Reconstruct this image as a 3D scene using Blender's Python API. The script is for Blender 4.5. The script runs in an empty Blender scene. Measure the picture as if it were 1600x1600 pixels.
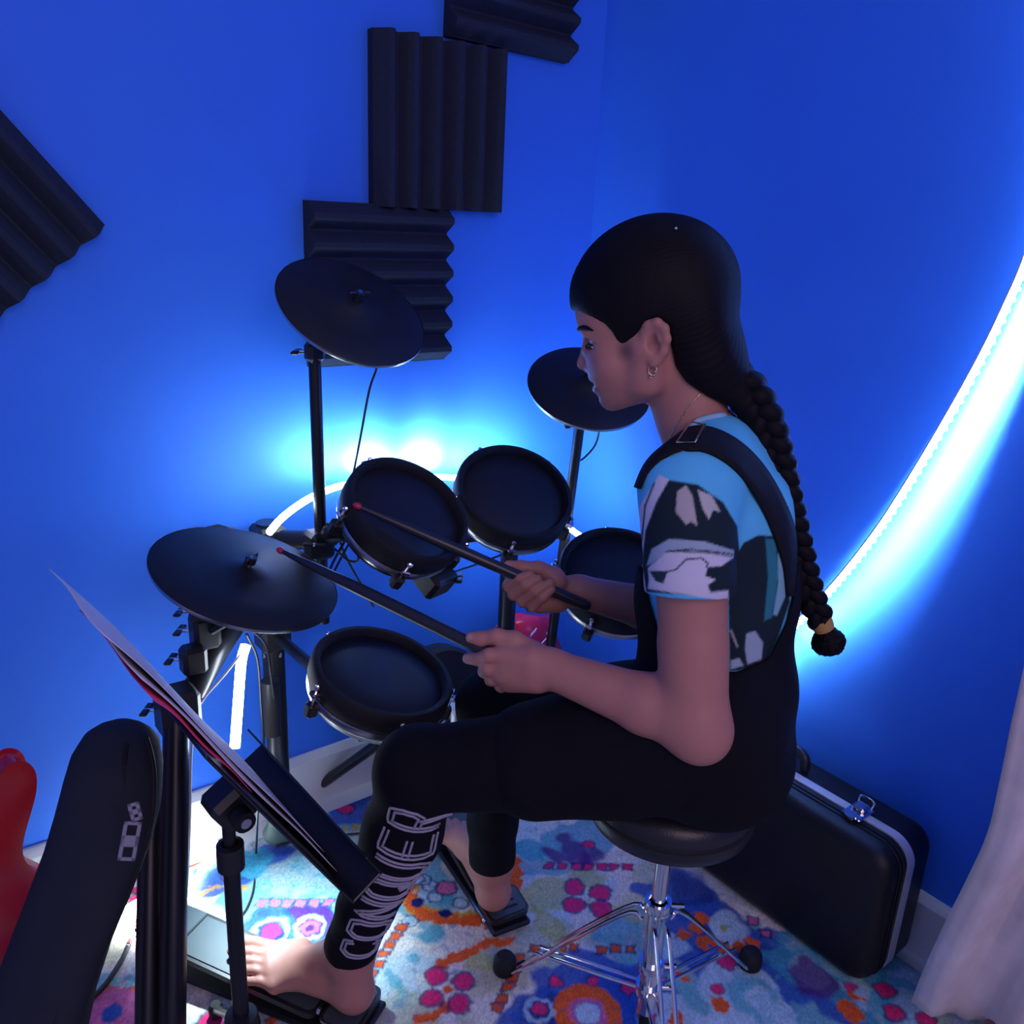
import bpy, math, random
import numpy as np
from mathutils import Vector, Matrix, noise as mnoise
from mathutils.bvhtree import BVHTree

sc = bpy.context.scene
COL = sc.collection

# ------------------------------------------------------------------ camera
FPX = 1386.0                                   # focal length in pixels of the 1600 frame
YAW, PITCH, ROLL = (math.radians(a) for a in (51.748, 18.261, 2.669))
CAM = np.array([-1.436, -1.576, 1.25])


def _axes():
    cy, sy, cp, sp = math.cos(YAW), math.sin(YAW), math.cos(PITCH), math.sin(PITCH)
    f = np.array([cy * cp, sy * cp, -sp]); r = np.array([sy, -cy, 0.0]); u = np.cross(r, f)
    cr, sr = math.cos(ROLL), math.sin(ROLL)
    return cr * r + sr * u, -sr * r + cr * u, f


CR, CU, CF = _axes()
cam_data = bpy.data.cameras.new('camera')
cam_data.sensor_width = 36.0
cam_data.sensor_fit = 'HORIZONTAL'
cam_data.lens = 36.0 * FPX / 1600.0
cam_data.clip_start = 0.02
cam = bpy.data.objects.new('camera', cam_data)
COL.objects.link(cam)
cam.matrix_world = Matrix(((CR[0], CU[0], -CF[0], CAM[0]), (CR[1], CU[1], -CF[1], CAM[1]),
                           (CR[2], CU[2], -CF[2], CAM[2]), (0, 0, 0, 1)))
sc.camera = cam

# ------------------------------------------------------------------ light and exposure
sc.view_settings.view_transform = 'Standard'
sc.view_settings.look = 'None'
sc.view_settings.exposure = 0.0
sc.view_settings.gamma = 1.0
sc.view_settings.use_curve_mapping = False
world = bpy.data.worlds.new('world'); sc.world = world; world.use_nodes = True
WBG = world.node_tree.nodes['Background']
WBG.inputs[0].default_value = (0.28, 0.32, 0.80, 1)      # dim blue-violet light of the rest of the blue room
WBG.inputs[1].default_value = 0.57
LED_COL = (0.66, 0.90, 1.0, 1)
LED_WALL, LED_RACK, LED_FLOOR, LED_FACE, LED_BEAM = 9.0, 110.0, 34.0, 10.0, 6.5


def area_light(name, loc, target, size, power, color):
    l = bpy.data.lights.new(name, 'AREA'); l.energy = power; l.color = color; l.size = size
    o = bpy.data.objects.new(name, l); COL.objects.link(o); o.location = loc
    o.rotation_euler = (Vector(target) - Vector(loc)).to_track_quat('-Z', 'Y').to_euler()
    return o


# soft daylight of the curtained window behind the photographer
area_light('window_light', (-1.5, -2.95, 2.0), (-0.7, -0.5, 0.75), 1.3, 18.0, (1.0, 0.70, 0.80))

# ------------------------------------------------------------------ pixel -> place helpers (design aid: every point has its own real distance)
def ray(x, y): return CF + (x - 800) / FPX * CR + (800 - y) / FPX * CU
def P(x, y, d): return CAM + ray(x, y) * d
def onz(x, y, z=0.0):
    v = ray(x, y); return CAM + v * ((z - CAM[2]) / v[2])
def ony(x, y, Y=0.0):
    v = ray(x, y); return CAM + v * ((Y - CAM[1]) / v[1])
def onx(x, y, X=0.0):
    v = ray(x, y); return CAM + v * ((X - CAM[0]) / v[0])
def proj(pts):
    d = np.asarray(pts, float) - CAM; z = d @ CF
    return np.stack([800 + FPX * (d @ CR) / z, 800 - FPX * (d @ CU) / z], -1)
def nrm(v):
    v = np.asarray(v, float); return v / (np.linalg.norm(v) + 1e-12)


def ellipse_disc(cx, cy, major, minor, ang, R):
    """centre and normal of a round disc of radius R from the ellipse it shows (ang: degrees, major axis, down to the right)"""
    c = P(cx, cy, FPX * 2 * R / major)
    k = minor / major; a = math.radians(ang)
    mx, my = math.sin(a), math.cos(a)                      # minor axis, pointing up (image x, image up)
    view = nrm(CAM - c)
    m = nrm(mx * CR + my * CU); m = nrm(m - (m @ view) * view)
    return c, nrm(view * k + m * math.sqrt(1 - k * k))


def frame_of(n, up=(0, 0, 1)):
    """3x3 matrix with columns x, y, n"""
    n = nrm(n); x = np.cross(up, n)
    if np.linalg.norm(x) < 1e-4: x = np.cross((0, 1, 0), n)
    x = nrm(x); return np.stack([x, np.cross(n, x), n], 1)


def spline(pts, n=8):
    """Catmull-Rom through points"""
    p = [np.asarray(q, float) for q in pts]; p = [2 * p[0] - p[1]] + p + [2 * p[-1] - p[-2]]
    out = []
    for i in range(1, len(p) - 2):
        a, b, c, d = p[i - 1:i + 3]
        for k in range(n):
            t = k / n
            out.append(0.5 * (2 * b + (c - a) * t + (2 * a - 5 * b + 4 * c - d) * t * t + (3 * b - a - 3 * c + d) * t ** 3))
    out.append(p[-2]); return out


# ------------------------------------------------------------------ materials
def mat(name, color, rough=0.5, metal=0.0, spec=0.5, var=0.0, scale=30.0, bump=0.0, bump_scale=None, emit=None, sheen=0.0, coat=0.0, attr=None, stretch=None):
    m = bpy.data.materials.new(name); m.use_nodes = True
    nt = m.node_tree; N = nt.nodes; b = N['Principled BSDF']
    col = tuple(color) + (1,) if len(color) == 3 else color
    b.inputs['Base Color'].default_value = col
    b.inputs['Roughness'].default_value = rough; b.inputs['Metallic'].default_value = metal
    b.inputs['Specular IOR Level'].default_value = spec
    if sheen: b.inputs['Sheen Weight'].default_value = sheen
    if coat: b.inputs['Coat Weight'].default_value = coat; b.inputs['Coat Roughness'].default_value = 0.12
    tc = N.new('ShaderNodeTexCoord'); src = tc.outputs['Object']
    if stretch:
        mp = N.new('ShaderNodeMapping'); mp.inputs['Scale'].default_value = stretch
        nt.links.new(src, mp.inputs[0]); src = mp.outputs[0]
    base = None
    if attr:
        a = N.new('ShaderNodeAttribute'); a.attribute_name = attr; base = a.outputs['Color']
        nt.links.new(base, b.inputs['Base Color'])
    if var:
        nz = N.new('ShaderNodeTexNoise'); nz.inputs['Scale'].default_value = scale; nz.inputs['Detail'].default_value = 4
        nt.links.new(src, nz.inputs['Vector'])
        mr = N.new('ShaderNodeMapRange'); mr.inputs[3].default_value = 1 - var; mr.inputs[4].default_value = 1 + var
        nt.links.new(nz.outputs[0], mr.inputs[0])
        mx = N.new('ShaderNodeMix'); mx.data_type = 'RGBA'; mx.blend_type = 'MULTIPLY'; mx.inputs[0].default_value = 1
        if base is not None: nt.links.new(base, mx.inputs[6])
        else: mx.inputs[6].default_value = col
        nt.links.new(mr.outputs[0], mx.inputs[7]); nt.links.new(mx.outputs[2], b.inputs['Base Color'])
    if bump:
        bz = N.new('ShaderNodeTexNoise'); bz.inputs['Scale'].default_value = bump_scale or scale * 4; bz.inputs['Detail'].default_value = 3
        nt.links.new(src, bz.inputs['Vector'])
        bp = N.new('ShaderNodeBump'); bp.inputs['Strength'].default_value = bump; bp.inputs['Distance'].default_value = 0.002
        nt.links.new(bz.outputs[0], bp.inputs['Height']); nt.links.new(bp.outputs[0], b.inputs['Normal'])
    if emit:
        b.inputs['Emission Color'].default_value = emit[0]; b.inputs['Emission Strength'].default_value = emit[1]
    return m


M = {}
M['wall'] = mat('blue_wall_paint', (0.034, 0.185, 0.85), 0.62, var=0.05, scale=6, bump=0.12, bump_scale=260, spec=0.3)
M['baseboard'] = mat('white_skirting_paint', (0.72, 0.72, 0.74), 0.45, var=0.05, scale=9)
M['tile'] = mat('pale_floor_tile', (0.66, 0.65, 0.64), 0.35, var=0.05, scale=8)
M['foam'] = mat('charcoal_acoustic_foam', (0.022, 0.028, 0.050), 0.95, var=0.2, scale=120, bump=0.5, bump_scale=900, spec=0.15)
M['black_plastic'] = mat('black_plastic', (0.012, 0.012, 0.015), 0.42, var=0.1, scale=40, bump=0.04, bump_scale=600)
M['black_rubber'] = mat('black_rubber', (0.011, 0.011, 0.014), 0.7, var=0.15, scale=60, bump=0.15, bump_scale=500, spec=0.3)
M['pad_rubber'] = mat('drum_pad_rubber', (0.010, 0.010, 0.013), 0.55, var=0.12, scale=25, bump=0.08, bump_scale=800, spec=0.35)
M['black_metal'] = mat('black_powder_coat', (0.016, 0.016, 0.02), 0.33, 0.35, var=0.1, scale=30)
M['chrome'] = mat('chrome', (0.78, 0.78, 0.80), 0.12, 1.0, var=0.04, scale=20)
M['steel'] = mat('brushed_steel', (0.55, 0.55, 0.57), 0.3, 1.0, var=0.08, scale=30)
M['cable'] = mat('black_cable', (0.014, 0.014, 0.018), 0.45, var=0.1, scale=80)
M['red_cable'] = mat('red_cable', (0.35, 0.01, 0.015), 0.45, var=0.1, scale=80)
M['led_wall'] = mat('led_strip_on_wall', (0.9, 0.9, 0.9), 0.5, var=0.02, emit=(LED_COL, LED_WALL))
M['led_rack'] = mat('led_strip_on_rack', (0.9, 0.9, 0.9), 0.5, var=0.02, emit=(LED_COL, LED_RACK))
M['led_floor'] = mat('led_strip_on_floor', (0.9, 0.9, 0.9), 0.5, var=0.02, emit=((0.78, 0.88, 1.0, 1), LED_FLOOR))
M['led_face'] = mat('led_strip_silicone_face', (0.9, 0.9, 0.9), 0.5, var=0.02, emit=((0.85, 0.95, 1.0, 1), LED_FACE))
M['led_back'] = mat('led_strip_tape', (0.75, 0.75, 0.75), 0.5, var=0.03)
M['green_rubber'] = mat('dull_green_rubber', (0.05, 0.10, 0.085), 0.6, var=0.15, scale=40)


# ------------------------------------------------------------------ mesh building
class MB:
    def __init__(s): s.v = []; s.f = []; s.mi = []
    def add(s, v, f, mi=0):
        o = len(s.v); s.v.extend([tuple(map(float, q)) for q in v]); s.f.extend([tuple(i + o for i in q) for q in f]); s.mi.extend([mi] * len(f)); return s
    def box(s, c, size, R=None, mi=0, bev=0.0):
        h = np.array(size, float) / 2; c = np.array(c, float); R = np.eye(3) if R is None else R
        if bev <= 0:
            v = [c + R @ (h * np.array(q)) for q in ((-1,-1,-1),(1,-1,-1),(1,1,-1),(-1,1,-1),(-1,-1,1),(1,-1,1),(1,1,1),(-1,1,1))]
            return s.add(v, [(3,2,1,0),(4,5,6,7),(0,1,5,4),(1,2,6,5),(2,3,7,6),(3,0,4,7)], mi)
        b = min(bev, h.min() * 0.95); v = []; idx = {}
        for sx in (-1, 1):
            for sy in (-1, 1):
                for sz in (-1, 1):
                    sg = np.array((sx, sy, sz))
                    for ax in range(3):
                        q = sg * (h - b); q[ax] = sg[ax] * h[ax]; idx[(sx, sy, sz, ax)] = len(v); v.append(c + R @ q)
        f = []
        for ax in range(3):
            a, bb = (ax + 1) % 3, (ax + 2) % 3
            for sg in (-1, 1):
                def k(u_, w_):
                    t = [0, 0, 0]; t[ax] = sg; t[a] = u_; t[bb] = w_; return idx[(*t, ax)]
                q = (k(-1, -1), k(1, -1), k(1, 1), k(-1, 1)); f.append(q if sg > 0 else q[::-1])
        for ax in range(3):                                 # edge bevels along axis ax
            a, bb = (ax + 1) % 3, (ax + 2) % 3
            for sa in (-1, 1):
                for sb in (-1, 1):
                    def k(t0, face):
                        t = [0, 0, 0]; t[ax] = t0; t[a] = sa; t[bb] = sb; return idx[(*t, face)]
                    q = (k(-1, a), k(1, a), k(1, bb), k(-1, bb)); f.append(q if sa * sb < 0 else q[::-1])
        for sx in (-1, 1):
            for sy in (-1, 1):
                for sz in (-1, 1):
                    q = (idx[(sx, sy, sz, 0)], idx[(sx, sy, sz, 1)], idx[(sx, sy, sz, 2)]); f.append(q if sx * sy * sz > 0 else q[::-1])
        return s.add(v, f, mi)
    def tube(s, pts, rad, seg=12, mi=0, caps=True, flat=None):
        """flat = (dir, factor): cross-section squeezed along dir"""
        p = [np.asarray(q, float) for q in pts]; n = len(p)
        rad = [rad] * n if np.isscalar(rad) else list(rad)
        t = [nrm(p[min(i + 1, n - 1)] - p[max(i - 1, 0)]) for i in range(n)]
        x = np.cross(t[0], (0, 0, 1));
        if np.linalg.norm(x) < 1e-3: x = np.cross(t[0], (0, 1, 0))
        x = nrm(x); v = []
        for i in range(n):
            x = nrm(x - (x @ t[i]) * t[i]); y = np.cross(t[i], x)
            for k in range(seg):
                a = 2 * math.pi * k / seg; d = (math.cos(a) * x + math.sin(a) * y) * rad[i]
                if flat is not None:
                    fd = nrm(flat[0]); d = d - fd * (d @ fd) * (1 - flat[1])
                v.append(p[i] + d)
        f = [(i * seg + k, i * seg + (k + 1) % seg, (i + 1) * seg + (k + 1) % seg, (i + 1) * seg + k) for i in range(n - 1) for k in range(seg)]
        if caps:
            f.append(tuple(range(seg - 1, -1, -1))); f.append(tuple((n - 1) * seg + k for k in range(seg)))
        return s.add(v, f, mi)
    def lathe(s, prof, c, n, seg=32, mi=0, a0=0.0, a1=2 * math.pi):
        """prof: (radius, height) pairs; c origin; n axis"""
        R = frame_of(n); c = np.array(c, float); v = []; full = abs(a1 - a0 - 2 * math.pi) < 1e-6
        m = seg if full else seg + 1
        for r_, h in prof:
            for k in range(m):
                a = a0 + (a1 - a0) * k / seg; v.append(c + R @ np.array([r_ * math.cos(a), r_ * math.sin(a), h]))
        f = []
        for i in range(len(prof) - 1):
            for k in range(seg):
                k2 = (k + 1) % m; f.append((i * m + k, i * m + k2, (i + 1) * m + k2, (i + 1) * m + k))
        return s.add(v, f, mi)
    def prism(s, poly, R, c, t, mi=0):
        """2-D polygon (x, y in frame R) extruded by t along R's z"""
        c = np.array(c, float); n = len(poly)
        v = [c + R @ np.array([q[0], q[1], 0]) for q in poly] + [c + R @ np.array([q[0], q[1], t]) for q in poly]
        f = [tuple(range(n - 1, -1, -1)), tuple(range(n, 2 * n))] + [(i, (i + 1) % n, n + (i + 1) % n, n + i) for i in range(n)]
        return s.add(v, f, mi)
    def sphere(s, c, r, seg=12, rings=8, R=None, mi=0):
        r = np.array([r] * 3 if np.isscalar(r) else r, float); R = np.eye(3) if R is None else R; c = np.array(c, float); v = []
        for i in range(rings + 1):
            th = math.pi * i / rings
            for k in range(seg):
                a = 2 * math.pi * k / seg
                v.append(c + R @ (r * np.array([math.sin(th) * math.cos(a), math.sin(th) * math.sin(a), math.cos(th)])))
        f = [(i * seg + k, (i + 1) * seg + k, (i + 1) * seg + (k + 1) % seg, i * seg + (k + 1) % seg) for i in range(rings) for k in range(seg)]
        return s.add(v, f, mi)
    def build(s, name, mats, parent=None, smooth=35, loc=None):
        """vertices are given in world space; the object sits at its root's base"""
        if parent is not None:
            root = parent
            while root.parent: root = root.parent
            off = np.array(root.location)
        else:
            off = np.array(loc) if loc is not None else np.zeros(3)
        me = bpy.data.meshes.new(name)
        V = np.array(s.v) - off
        me.from_pydata(V.tolist(), [], s.f)
        mats = mats if isinstance(mats, (list, tuple)) else [mats]
        for m_ in mats: me.materials.append(M[m_] if isinstance(m_, str) else m_)
        if any(s.mi): me.polygons.foreach_set('material_index', s.mi)
        me.validate()
        finish(me, smooth)
        o = bpy.data.objects.new(name, me); COL.objects.link(o)
        if parent is not None: o.parent = parent
        else: o.location = off
        return o


def finish(me, smooth):
    if smooth:
        me.polygons.foreach_set('use_smooth', [True] * len(me.polygons))
        if smooth < 180: me.set_sharp_from_angle(angle=math.radians(smooth))
    me.update()


def tag(o, label=None, cat=None, group=None, kind=None):
    if label: o['label'] = label
    if cat: o['category'] = cat
    if group: o['group'] = group
    if kind: o['kind'] = kind
    return o


def thing(name, loc, label, cat, group=None):
    o = bpy.data.objects.new(name, None); o.empty_display_size = 0.05; COL.objects.link(o)
    o.location = tuple(float(q) for q in loc); return tag(o, label, cat, group)


def rounded_rect(w, h, r, n=6):
    out = []
    for cx, cy, a in ((w / 2 - r, h / 2 - r, 0), (-w / 2 + r, h / 2 - r, 90), (-w / 2 + r, -h / 2 + r, 180), (w / 2 - r, -h / 2 + r, 270)):
        for k in range(n + 1):
            t = math.radians(a + 90 * k / n); out.append((cx + r * math.cos(t), cy + r * math.sin(t)))
    return out


def tubes(name, mats, parent, specs, seg=10, **kw):
    m = MB()
    for sp in specs: m.tube(sp[0], sp[1], seg)
    return m.build(name, mats, parent, **kw)
# ================================================================== the room
WL, WH = 3.2, 2.7
def struct(o): o['kind'] = 'structure'; return o

struct(MB().box((-WL / 2 + 0.1, 0.05, WH / 2), (WL + 0.2, 0.1, WH)).build('wall_left', 'wall', smooth=0))
struct(MB().box((0.05, -WL / 2, WH / 2), (0.1, WL, WH)).build('wall_right', 'wall', smooth=0))
struct(MB().box((-1.5, -1.5, -0.05), (3.4, 3.4, 0.1)).build('floor', 'tile', smooth=0))
HB = 0.123
for side, ln in (('left', 0), ('right', 1)):
    prof = [(0, 0), (0.016, 0), (0.016, HB - 0.016), (0.010, HB - 0.004), (0.006, HB), (0, HB)]
    m = MB()
    if ln == 0: v = [(-3.0, -a, b) for a, b in prof] + [(-0.0005, -a, b) for a, b in prof]
    else: v = [(-a, -0.0165, b) for a, b in prof] + [(-a, -3.0, b) for a, b in prof]
    n = len(prof)
    m.add(v, [tuple(range(n)), tuple(range(2 * n - 1, n - 1, -1))] + [(i, n + i, n + (i + 1) % n, (i + 1) % n) for i in range(n)])
    struct(m.build('baseboard_' + side, 'baseboard', smooth=20))

# ------------------------------------------------------------------ rug
def build_rug():
    x0, x1, y0, y1, st = -1.98, -0.06, -1.62, -0.075, 0.003
    nx, ny = int((x1 - x0) / st), int((y1 - y0) / st)
    X, Y = np.meshgrid(np.linspace(x0, x1, nx), np.linspace(y0, y1, ny), indexing='ij')
    rng = np.random.default_rng(4)

    def vnoise(scale, seed):
        r = np.random.default_rng(seed); gx, gy = int(2.2 / scale) + 3, int(2.2 / scale) + 3
        g = r.random((gx, gy)); u_ = (X - x0) / scale; v_ = (Y - y0) / scale
        i, j = u_.astype(int), v_.astype(int); fu, fv = u_ - i, v_ - j
        fu, fv = fu * fu * (3 - 2 * fu), fv * fv * (3 - 2 * fv)
        return g[i, j] * (1 - fu) * (1 - fv) + g[i + 1, j] * fu * (1 - fv) + g[i, j + 1] * (1 - fu) * fv + g[i + 1, j + 1] * fu * fv

    fine = vnoise(0.012, 1) * 0.6 + vnoise(0.006, 2) * 0.4
    mid = vnoise(0.05, 3) * 0.6 + vnoise(0.025, 31) * 0.4
    big = vnoise(0.16, 5) * 0.65 + vnoise(0.07, 6) * 0.35
    warp = (fine - 0.5) * 0.012
    C = {'cream': (0.74, 0.72, 0.66), 'sky': (0.42, 0.62, 0.72), 'teal': (0.06, 0.38, 0.50), 'blue': (0.03, 0.10, 0.42), 'navy': (0.012, 0.02, 0.13),
         'pink': (0.80, 0.035, 0.17), 'rose': (0.62, 0.16, 0.36), 'orange': (0.80, 0.12, 0.025), 'gold': (0.62, 0.34, 0.06), 'green': (0.42, 0.46, 0.13), 'purple': (0.10, 0.025, 0.20), 'grey': (0.36, 0.33, 0.36)}
    C = {k: np.array(v) for k, v in C.items()}
    col = np.empty(X.shape + (3,)); col[:] = C['cream']

    def lay(mask, c, strength=1.0):
        a = (np.clip(mask, 0, 1) * strength)[..., None]; col[:] = col * (1 - a) + C[c] * a
    sm = lambda d, w=0.004: np.clip(0.5 - d / w, 0, 1)              # soft inside test of a signed distance
    lay(sm(0.55 - big - (mid - .5) * .5, 0.12), 'sky', 0.75)
    lay(sm(0.60 - vnoise(0.11, 8) - (mid - .5) * .6, 0.08), 'green', 0.45)
    lay(sm(0.66 - vnoise(0.13, 9) - (mid - .5) * .7, 0.06), 'teal', 0.75)
    lay(sm(0.70 - vnoise(0.10, 10) - (fine - .5) * .5, 0.05), 'grey', 0.5)

    def F(px, py): q = onz(px, py, 0.008); return q[0], q[1]
    def dist(px, py, world=False):
        cx, cy = (px, py) if world else F(px, py); return np.hypot(X - cx, Y - cy)
    def dot(px, py, r, c, edge=None, ragged=1.0):
        d = dist(px, py) + warp * ragged
        if edge: lay(sm(d - r * 1.28), edge, 0.85)
        lay(sm(d - r), c)
    def ring(px, py, r, w, c, a=1.0): lay(sm(np.abs(dist(px, py) + warp - r) - w), c, a)
    def seg(pts, w, c, a=1.0, rag=1.0):
        q = [F(*p) for p in pts]
        for (ax, ay), (bx, by) in zip(q, q[1:]):
            L2 = (bx - ax) ** 2 + (by - ay) ** 2; t = np.clip(((X - ax) * (bx - ax) + (Y - ay) * (by - ay)) / L2, 0, 1)
            lay(sm(np.hypot(X - ax - t * (bx - ax), Y - ay - t * (by - ay)) + warp * 1.6 * rag - w), c, a)
    def blob(px, py, rx, c, a=1.0, rag=4): lay(sm(dist(px, py) + (mid - 0.5) * 0.02 * rag - rx, 0.012), c, a)
    def chain(pts, r, c, edge='navy'):
        for p in pts:
            d = np.abs(X - F(*p)[0]) * 0.8 + np.abs(Y - F(*p)[1]) + warp
            lay(sm(d - r * 1.55), edge, 0.9); lay(sm(d - r * 1.05), c)

    # blue fields and medallions
    for p in ((930, 1575, .12), (1010, 1560, .07), (860, 1590, .07), (1110, 1470, .10), (1180, 1500, .08), (1240, 1545, .06), (1060, 1400, .07), (545, 1255, .06), (490, 1250, .05), (430, 1335, .03), (350, 1368, .045), (470, 1450, .055), (420, 1455, .05), (1300, 1560, .06)):
        blob(p[0], p[1], p[2], 'blue', 0.92)
        blob(p[0] + 14, p[1] - 8, p[2] * .55, 'navy', 0.5)
    for p in ((1150, 1560, .07), (1050, 1590, .06), (1215, 1590, .05), (640, 1395, .04), (720, 1400, .03), (1150, 1452, .03), (1040, 1475, .04), (1200, 1530, .03)):
        blob(p[0], p[1], p[2], 'sky', 0.9)
    for p in ((1330, 1530, .08), (1400, 1520, .07), (1240, 1510, .06), (1420, 1570, .06), (1180, 1560, .04)): blob(p[0], p[1], p[2], 'teal', 0.75); blob(p[0] + 20, p[1] + 12, p[2] * .5, 'sky', .8)
    for p in ((830, 1330, .025), (673, 1463, .022), (700, 1405, .02), (395, 1345, .03), (660, 1330, .03)): blob(p[0], p[1], p[2], 'teal', 0.9)
    for p in ((865, 1400, .05), (860, 1450, .04), (985, 1430, .035), (915, 1375, .035), (740, 1500, .022), (381, 1275, .035), (215, 1420, .04)): blob(p[0], p[1], p[2], 'green', 0.7)
    for p in ((890, 1328, .045), (930, 1330, .03), (1268, 1537, .045), (480, 1440, .03), (700, 1330, .03), (590, 1320, .02)): blob(p[0], p[1], p[2], 'purple', 0.85)
    # stems, bands
    seg([(688, 1510), (720, 1492), (760, 1476), (796, 1470)], .010, 'orange')
    seg([(655, 1597), (690, 1578), (705, 1570)], .009, 'orange')
    seg([(640, 1385), (634, 1402), (655, 1425), (695, 1436), (756, 1437)], .018, 'gold')
    seg([(638, 1388), (640, 1410), (662, 1430), (700, 1440), (752, 1441)], .013, 'orange')
    seg([(800, 1345), (803, 1380), (795, 1400)], .016, 'orange')
    dot(653, 1411, .012, 'navy'); dot(697, 1428, .012, 'navy')
    for p in ((672, 1385), (680, 1403), (660, 1375), (720, 1412), (640, 1440), (650, 1375)): ring(*p, .014, .0025, 'navy', .8); dot(*p, .012, 'sky', None, .4)
    dot(698, 1389, .018, 'rose', 'navy'); dot(800, 1362, .022, 'orange')
    ring(918, 1584, .043, .015, 'orange'); ring(918, 1584, .026, .006, 'rose', .8); dot(918, 1584, .02, 'sky')
    ring(842, 1580, .022, .004, 'sky', .8); ring(484, 1450, .026, .004, 'sky', .9); ring(484, 1450, .013, .004, 'rose', .8); ring(422, 1457, .030, .004, 'sky', .8)
    # dot flowers
    for p in ((681, 1526), (724, 1534), (674, 1561), (718, 1568)): dot(*p, .0165, 'pink', 'navy')
    for p in ((898, 1387), (937, 1395), (896, 1415), (939, 1421)): dot(*p, .0185, 'pink', 'navy')
    dot(700, 1547, .009, 'orange')
    for p, r in (((842, 1578), .011), ((867, 1534), .012), ((926, 1532), .010), ((982, 1544), .012), ((1382, 1548), .015), ((1397, 1584), .015), ((1448, 1595), .016), ((503, 1253), .016), ((541, 1264), .016), ((541, 1331), .018), ((422, 1457), .018), ((920, 1320), .012), ((1330, 1545), .008), ((1137, 1503), .015), ((1010, 1590), .012), ((1120, 1545), .010), ((331, 1597), .02), ((372, 1598), .02), ((222, 1385), .018), ((217, 1405), .014), ((760, 1395), .010)):
        dot(*p, r, 'pink', 'navy')
    for p, r in (((1096, 1436), .017), ((1090, 1452), .014), ((1101, 1473), .017), ((1131, 1484), .014), ((1155, 1480), .014), ((1172, 1471), .014), ((1431, 1505), .018), ((1326, 1580), .022), ((1070, 1460), .012), ((503, 1223), .03), ((303, 1344), .022), ((319, 1297), .035), ((1068, 1527), .010), ((1125, 1570), .014), ((1340, 1560), .012), ((345, 1290), .03), ((1055, 1590), .012), ((470, 1245), .02)):
        dot(*p, r, 'orange', None, 2.0)
    dot(1131, 1452, .028, 'sky', None); dot(1131, 1452, .007, 'green')
    chain([(627, 1450), (618, 1464), (609, 1478), (600, 1492), (592, 1507), (582, 1522), (574, 1537)], .0085, 'orange')
    chain([(835, 1483), (813, 1497), (806, 1512), (800, 1527), (793, 1544), (784, 1561), (776, 1576), (855, 1485), (877, 1485), (897, 1482), (940, 1486), (962, 1484), (985, 1484)], .0085, 'orange')
    chain([(858, 1353), (879, 1354), (901, 1354), (919, 1355), (940, 1355), (960, 1355), (980, 1356)], .009, 'pink')
    chain([(485, 1294), (503, 1294), (522, 1294), (540, 1294), (556, 1294)], .010, 'gold', 'teal')
    chain([(409, 1412), (430, 1412), (450, 1412), (470, 1412), (491, 1412), (512, 1412)], .010, 'rose', 'blue')
    chain([(1040, 1510), (1030, 1535), (1175, 1440), (1195, 1460)], .009, 'rose')
    # corner flower bottom left
    dot(172, 1580, .052, 'orange', None, 2.0); dot(172, 1580, .046, 'rose'); dot(175, 1584, .017, 'blue')
    seg([(300, 1405), (330, 1390), (355, 1385), (385, 1388)], .006, 'gold', .8)
    # unseen reaches keep the same kind of pattern
    rr = random.Random(9)
    for _ in range(90):
        wx, wy = rr.uniform(x0, x1), rr.uniform(y0, y1); q = proj([(wx, wy, 0)])[0]
        if 120 < q[0] < 1500 and q[1] < 1600: continue
        d = np.hypot(X - wx, Y - wy) + warp * 1.5; c = rr.choice(['pink', 'orange', 'blue', 'teal', 'rose', 'purple']); r_ = rr.uniform(.012, .04)
        lay(sm(d - r_ * 1.2), 'navy', .8); lay(sm(d - r_), c)
        if r_ > .025: lay(sm(d - r_ * .5), rr.choice(['sky', 'gold', 'navy']))
    # woven speckle
    col *= (0.80 + 0.40 * rng.random(X.shape) * (0.5 + fine))[..., None]
    lay(sm(0.30 - fine * rng.random(X.shape), 0.05) * 0 + sm(fine - 0.22, 0.1), 'blue', 0.28)
    Z = 0.0085 + 0.0012 * fine + 0.0006 * rng.random(X.shape)
    V = np.stack([X, Y, Z], -1).reshape(-1, 3)
    I = np.arange(nx * ny).reshape(nx, ny)
    Q = np.stack([I[:-1, :-1], I[1:, :-1], I[1:, 1:], I[:-1, 1:]], -1).reshape(-1, 4)
    # skirt to the floor
    b = np.concatenate([I[:, 0], I[-1, 1:], I[-2::-1, -1], I[0, -2:0:-1]]); n0 = len(V)
    low = V[b].copy(); low[:, 2] = 0.0003; V = np.concatenate([V, low]); k = np.arange(len(b)); kn = (k + 1) % len(b)
    Q = np.concatenate([Q, np.stack([b, n0 + k, n0 + kn, b[kn]], -1)])
    cc = np.concatenate([col.reshape(-1, 3), np.tile([0.02, 0.025, 0.05], (len(b), 1))])
    o = np_mesh('area_rug', V, Q, 'rug', smooth=180, attr=cc)
    tag(o, 'multicoloured floral area rug covering the floor', 'rug'); return o


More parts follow.
